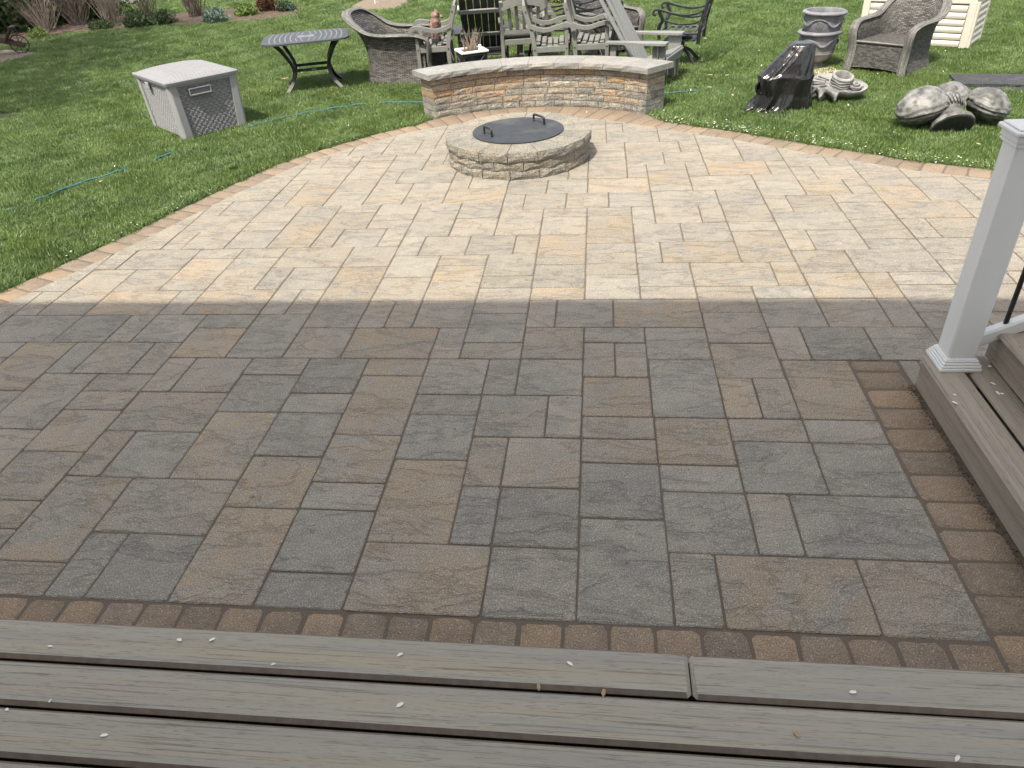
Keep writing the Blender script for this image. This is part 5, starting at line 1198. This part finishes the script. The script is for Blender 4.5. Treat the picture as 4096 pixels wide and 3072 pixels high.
for k, (x, y, s_) in enumerate(((-6.2, 93.5, 1.2), (-3.6, 92.6, 1.5), (-2.0, 94.8, 1.3))):
    bush('low_plant', ('low bright green plant left of the others in the patch behind the chairs', 'low bright green plant in front in the patch behind the chairs', 'low bright green plant at the back of the patch behind the chairs')[k], (x, y, 0), s_, .6, 500, .4, 'leaf_fresh', 'plant')
st = MB().tube([(0, 0, 0), (.05, 0, 4.0)], .07, 6).build('marker_stake', 'puff', loc=(-29.9, 100.7, 0)); tag(st, 'thin white stake standing in the round mulch patch', 'stake')
orn = MB().tube([(.25*math.cos(a), 0, .8+.3*math.sin(a)) for a in [i*.5 for i in range(11)]]+[(.2, 0, .3), (.2, 0, 0)], .05, 6).build('hook_ornament', 'hose', loc=(-41.0, 97.6, 0)); tag(orn, 'small curled teal garden ornament at the right tip of the bed', 'ornament')

# ================================================================ neighbour's wall: siding on a brick footing
nh = thing('neighbour_house', 'cream sided house wall on a red brick footing at the top left edge', 'house', (-100.5, 131.5, 0), math.atan2(114.8-131.0, -81.5+101.8))
MB().box((3, 5, 8), (44, 9.6, 16)).build('wall', 'siding', nh)
for i in range(19): MB().bar((-19, -.02, 1.75+i*.75), (25, -.02, 1.75+i*.75), .3, .74, ch=0).build('siding_board', 'siding', nh)
bkm = MB().box((0, 0, 0), (1.18, .3, .40)).mesh('brick', 'brickm')
MB().box((3, .12, .6), (44, .3, 1.45)).build('mortar', 'cap', nh)
for r_ in range(3):
    for i in range(36):
        o = bpy.data.objects.new('brick', bkm); C.objects.link(o); o.parent = nh; o.location = Vector((-18.4+i*1.22+(.6 if r_ % 2 else 0), -.08, .22+r_*.44))*U

# ================================================================ trees beyond the frame whose shade falls on the lawn
def tree(label, loc, H, nb_, crown, seed, m='leaf_dull', leaves=0):
    rr = random.Random(seed); t = thing('tree', label, 'tree', loc); b = MB(); tips = []
    tr_ = [Vector((0, 0, -1)), Vector((.5, .3, H*.25)), Vector((.2, -.4, H*.5)), Vector((.8, .2, H*.78)), Vector((.6, .6, H))]
    b.tube(smoothpath(tr_, 3), [2.0*(1-i/13.5) for i in range(13)], 8); b.build('trunk', 'bark', t, smooth=60)
    c_ = MB()
    def grow(p, d, L, r, lv):
        q = [p]; dd = d.copy()
        for i in range(3): dd = (dd+Vector((rr.uniform(-.3, .3), rr.uniform(-.3, .3), rr.uniform(-.1, .3)))).normalized(); q.append(q[-1]+dd*L/3)
        c_.tube(q, [r, r*.8, r*.6, r*.4], 4 if lv else 6); tips.append(q[-1])
        if lv < 3:
            for k in range(3 if lv < 2 else 2): grow(q[rr.choice((1, 2, 3))], (dd+Vector((rr.uniform(-1, 1), rr.uniform(-1, 1), rr.uniform(-.3, .8)))).normalized(), L*.62, r*.5, lv+1)
    for i in range(nb_):
        a = i*2.4+rr.uniform(-.4, .4); z = H*rr.uniform(.35, .95); grow(Vector((.4, 0, z)), Vector((math.cos(a), math.sin(a), rr.uniform(.1, .8))).normalized(), crown*rr.uniform(.7, 1.1)*(1.2-.6*z/H), .45, 0)
    c_.build('branches', 'bark', t)
    if leaves:
        l_ = MB()
        for p in tips:
            for k in range(leaves):
                q = p+Vector((rr.gauss(0, 2.2), rr.gauss(0, 2.2), rr.gauss(0, 1.5))); d = Vector((rr.uniform(-1, 1), rr.uniform(-1, 1), rr.uniform(-1, 1))).normalized(); e = d.cross(Vector((rr.uniform(-1, 1), rr.uniform(-1, 1), 1))).normalized(); s_ = rr.uniform(.5, 1.1)
                l_.add([q, q+d*s_*.5+e*s_*.35, q+d*s_, q+d*s_*.5-e*s_*.35], [[0, 1, 2, 3]])
        l_.build('leaves', m, t)
    return t
tree('spring tree with thin foliage left of the lawn, outside the picture', (-80, 30, 0), 66, 16, 22, 4, leaves=26)
tree('spring tree with thin foliage far left of the lawn, outside the picture', (-92, 46, 0), 70, 14, 24, 9, leaves=26)
tree('spring tree with thin foliage right of the lawn, outside the picture', (52, 40, 0), 74, 14, 22, 12, leaves=26)

# ================================================================ petals and leaves
def petal_obj(p, z, k, m='petal', name='petal', size=.085):
    a = R.uniform(0, 6.28); b = MB(); s = size*R.uniform(.7, 1.2); c_, s_ = math.cos(a), math.sin(a)
    P = [(-s, 0, 0), (-.3*s, .45*s, .02), (.6*s, .4*s, .035), (s, 0, .02), (.6*s, -.4*s, .03), (-.3*s, -.42*s, .015)]
    b.add([(x*c_-y*s_, x*s_+y*c_, z_) for x, y, z_ in P], [[5, 4, 3, 2, 1, 0][::-1]]); return b.build(name, m, loc=(p[0], p[1], z))
for p in [(-10.04,-1.81),(-7.54,-1.54),(-6.89,-1.5),(-5.5,-1.96),(-9.31,-2.9),(-7.94,-3.46),(-10.01,-3.11),(-3.19,-1.64),(-2.97,-2.62),(-.07,-1.66),(4.68,-1.95),(5.93,-3.0)]:
    tag(petal_obj(p, 1.006, 0, size=.065), 'white petal fallen on the near grey deck boards', 'petal', 'white petals on the near deck boards')
for p in [(9.58,6.71),(9.46,6.35),(10.56,7.92),(10.74,8.06),(11.0,8.04),(10.73,7.21),(10.66,6.79),(10.74,6.76)]:
    tag(petal_obj(p, 1.006, 0), 'white petal on the lower side step near the railing post', 'petal', 'white petals on the side steps')
for p in [(3.6,-2.76),(-.6,-2.15),(.52,-2.2)]:
    tag(petal_obj(p, 1.006, 0, 'leaf_dry', 'bud_scale', .07), 'tiny brown bud scale on the near deck boards', 'bud scale', 'brown bud scales on the near deck boards')
for k, (p, s_) in enumerate(((( -13.0, 47.0), .16), ((8.6, 47.6), .26), ((9.8, 47.3), .25), ((8.1, 43.9), .2), ((10.0, 62), .25), ((-25.5, 53), .3), ((5.2, 49.5), .2), ((9.3, 41.5), .16), ((19.6, 29.6), .18), ((-27.0, 27.8), .16))):
    tag(petal_obj(p, .33, 0, 'leaf_dry', 'dry_leaf', s_), 'curled tan dead leaf lying on the grass', 'leaf', 'dead leaves scattered on the lawn')
pb = MB()
for i in range(900):
    s = R.uniform(0, Ls[-1]); a = at_len(OUT, s)
    if s < 45 and R.random() < .85: continue
    off = abs(R.gauss(0, .45)); j = min(len(INN)-1, max(i_ for i_ in range(len(Ls)) if Ls[i_] <= s)); nn_ = normal_out(INN, j)
    q = (a[0]+nn_[0]*off, a[1]+nn_[1]*off)
    r_ = R.uniform(.03, .065); an = R.uniform(0, 6.28); z = .03+R.uniform(0, .22)*min(1, off*1.5)
    pb.add([(q[0]+r_*math.cos(an+x), q[1]+r_*math.sin(an+x), z+R.uniform(0, .03)) for x in (0, 1.6, 3.1, 4.7)], [[0, 1, 2, 3]])
for i in range(110):
    q = (R.uniform(-30, 30), R.uniform(24, 60))
    if inside(AREA, *q): continue
    if q[0] < -8 and R.random() < .8: continue
    r_ = R.uniform(.03, .055); an = R.uniform(0, 6.28); pb.add([(q[0]+r_*math.cos(an+x), q[1]+r_*math.sin(an+x), R.uniform(.2, .34)) for x in (0, 1.6, 3.1, 4.7)], [[0, 1, 2, 3]])
tag(pb.build('petal_litter', 'petal', kind='stuff'), 'white petals scattered along the grass edge of the patio')
db = MB()
for i in range(230):                      # crumbs, seeds and bud scales blown onto the paving
    q = (R.uniform(-16, 14), R.uniform(.2, 36)); r_ = R.uniform(.012, .035)
    if not inside(AREA, *q) or not allowed(*q): continue
    an = R.uniform(0, 6.28); db.add([(q[0]+r_*1.5*math.cos(an), q[1]+r_*1.5*math.sin(an), .018), (q[0]-r_*.6*math.sin(an), q[1]+r_*.6*math.cos(an), .03), (q[0]-r_*1.5*math.cos(an), q[1]-r_*1.5*math.sin(an), .018), (q[0]+r_*.6*math.sin(an), q[1]-r_*.6*math.cos(an), .02)], [[0, 1, 2, 3]])
tag(db.build('paving_crumbs', 'bark', kind='stuff'), 'dark crumbs and seeds blown onto the paving')
grit = MB()
for i in range(700):                       # crumbs and sand washed against the side step
    q = (R.uniform(9.36, 9.50), R.uniform(-1, 8.6)); q = (q[0]-abs(R.gauss(0, .09)), q[1]); r_ = R.uniform(.006, .020)
    grit.lathe([(r_, -.02), (r_*.8, r_*.6), (.001, r_)], 5, (q[0], q[1], .0))
tag(grit.build('grit', 'joint', kind='stuff'), 'dark sandy grit against the foot of the side step')

# ================================================================ lawn grass: tufts of real blades scattered by geometry nodes
def tuft(seed, nbl, rad, h, wdt):
    rr = random.Random(seed); b = MB()
    for i in range(nbl):
        a, r0 = rr.uniform(0, 6.28), rad*math.sqrt(rr.random()); p = Vector((r0*math.cos(a), r0*math.sin(a), -.06)); d = rr.uniform(0, 6.28); ln = rr.uniform(.1, .75)*h
        L = h*rr.uniform(.55, 1.15); w_ = wdt*rr.uniform(.7, 1.2); sd_ = Vector((-math.sin(d), math.cos(d), 0))*w_; dv = Vector((math.cos(d), math.sin(d), 0))
        m1 = p+dv*ln*.28+Vector((0, 0, L*.55)); tp = p+dv*ln+Vector((0, 0, L*rr.uniform(.75, 1)))
        b.add([p-sd_, p+sd_, m1+sd_*.8, m1-sd_*.8, tp], [[0, 1, 2, 3], [3, 2, 4]])
    me = b.mesh('grass_tuft', 'grass'); o = bpy.data.objects.new('grass_tuft', me); return o
tc_ = bpy.data.collections.new('grass_tufts')
for k in range(6): tc_.objects.link(tuft(100+k, 26, .26, .31, .013))
rs_ = np.random.default_rng(5)
def clear(x, y):
    """which lawn points are free of paving, beds and steps"""
    ok = np.ones(len(x), bool)
    def inp(P):
        c = np.zeros(len(x), bool); j = len(P)-1
        for i in range(len(P)):
            xi, yi = P[i]; xj, yj = P[j]; m = ((yi > y) != (yj > y)); xx = (xj-xi)*(y-yi)/((yj-yi) or 1e-9)+xi; c ^= m & (x < xx); j = i
        return c
    ok &= ~inp(OUT+[(28, -3), (-27.5, -3)])
    for P in EXCL: ok &= ~inp([((px_-sum(q[0] for q in P)/len(P))*.985+sum(q[0] for q in P)/len(P), (py_-sum(q[1] for q in P)/len(P))*.985+sum(q[1] for q in P)/len(P)) for px_, py_ in P])
    r = np.hypot(x-PC[0], y-PC[1]); an = np.degrees(np.arctan2(y-PC[1], x-PC[0])); ok &= ~((r > RW0-2.0) & (r < RW1-.1) & (an < A0+.3) & (an > A1-.3))
    ok &= ~((x > 7.5) & (y < 10)); ok &= y > -8
    return ok
def band(x0, x1, y0, y1, dens, scale, jit=.25, zoff=0):
    n_ = int((x1-x0)*(y1-y0)*dens); x = rs_.uniform(x0, x1, n_); y = rs_.uniform(y0, y1, n_); m = clear(x, y)
    # keep what the camera can see, with a margin
    d = np.stack([x-CAM.x, y-CAM.y, np.full(n_, -CAM.z)], 1); zz = d @ np.array(Fw); uu = (d @ np.array(R2))/zz; m &= (np.abs(uu) < .86) & (zz > 0)
    x, y = x[m], y[m]; return x, y, scale*rs_.uniform(1-jit, 1+jit, len(x))
B = [band(-45, 34, 3, 47, 30, 1.0), band(-60, 48, 47, 66, 20, 1.05), band(-85, 62, 66, 92, 9, 1.35), band(-115, 75, 92, 150, 3.6, 2.0)]
X = np.concatenate([b[0] for b in B]); Y = np.concatenate([b[1] for b in B]); S = np.concatenate([b[2] for b in B])
# longer at the paving's edge
dist = np.full(len(X), 9.0)
for (ax, ay) in OUT[::2]: dist = np.minimum(dist, np.hypot(X-ax, Y-ay))
me = bpy.data.meshes.new('lawn'); me.vertices.add(len(X)); co = np.zeros((len(X), 3)); co[:, 0] = X*U; co[:, 1] = Y*U; co[:, 2] = -.06*U
me.vertices.foreach_set('co', co.ravel()); rot = np.zeros((len(X), 3)); rot[:, 2] = rs_.uniform(0, 6.283, len(X)); rot[:, 0] = rs_.normal(0, .10, len(X)); rot[:, 1] = rs_.normal(0, .10, len(X))
patch = np.sin(X*.9+1.3*np.sin(Y*.5))*np.sin(Y*.8+1.1*np.sin(X*.6))+.8*np.sin(X*2.3+2*np.sin(Y*1.1))*np.sin(Y*2.0+1.7*np.sin(X*1.4)); S *= 1+.16*patch; la = .32*np.sin(X*1.1+1.7*np.sin(Y*.7)); lb = .32*np.sin(Y*1.3+1.5*np.sin(X*.8)); cz, sz_ = np.cos(rot[:, 2]), np.sin(rot[:, 2]); rot[:, 0] += la*cz+lb*sz_; rot[:, 1] += -la*sz_+lb*cz; S *= 1+.35*np.exp(-dist*1.2)
at_ = me.attributes.new('rot', 'FLOAT_VECTOR', 'POINT'); at_.data.foreach_set('vector', rot.ravel())
sc_ = np.stack([S, S, S*rs_.uniform(.7, 1.3, len(S))/np.where(S > 1.2, S/1.15, 1)], 1); at_ = me.attributes.new('scl', 'FLOAT_VECTOR', 'POINT'); at_.data.foreach_set('vector', sc_.ravel())
lawn = bpy.data.objects.new('lawn_grass', me); C.objects.link(lawn); tag(lawn, 'green lawn grass round the patio', None, None, 'stuff')
ng = bpy.data.node_groups.new('scatter', 'GeometryNodeTree'); ng.interface.new_socket('Geometry', in_out='INPUT', socket_type='NodeSocketGeometry'); ng.interface.new_socket('Geometry', in_out='OUTPUT', socket_type='NodeSocketGeometry')
gi = ng.nodes.new('NodeGroupInput'); go_ = ng.nodes.new('NodeGroupOutput'); ip = ng.nodes.new('GeometryNodeInstanceOnPoints'); ci = ng.nodes.new('GeometryNodeCollectionInfo')
ci.inputs['Collection'].default_value = tc_; ci.inputs['Separate Children'].default_value = True; ci.inputs['Reset Children'].default_value = True
na = ng.nodes.new('GeometryNodeInputNamedAttribute'); na.data_type = 'FLOAT_VECTOR'; na.inputs[0].default_value = 'rot'
nb2 = ng.nodes.new('GeometryNodeInputNamedAttribute'); nb2.data_type = 'FLOAT_VECTOR'; nb2.inputs[0].default_value = 'scl'
ng.links.new(gi.outputs[0], ip.inputs['Points']); ng.links.new(ci.outputs[0], ip.inputs['Instance']); ip.inputs['Pick Instance'].default_value = True
ng.links.new(na.outputs[0], ip.inputs['Rotation']); ng.links.new(nb2.outputs[0], ip.inputs['Scale']); ng.links.new(ip.outputs[0], go_.inputs[0])
md = lawn.modifiers.new('scatter', 'NODES'); md.node_group = ng
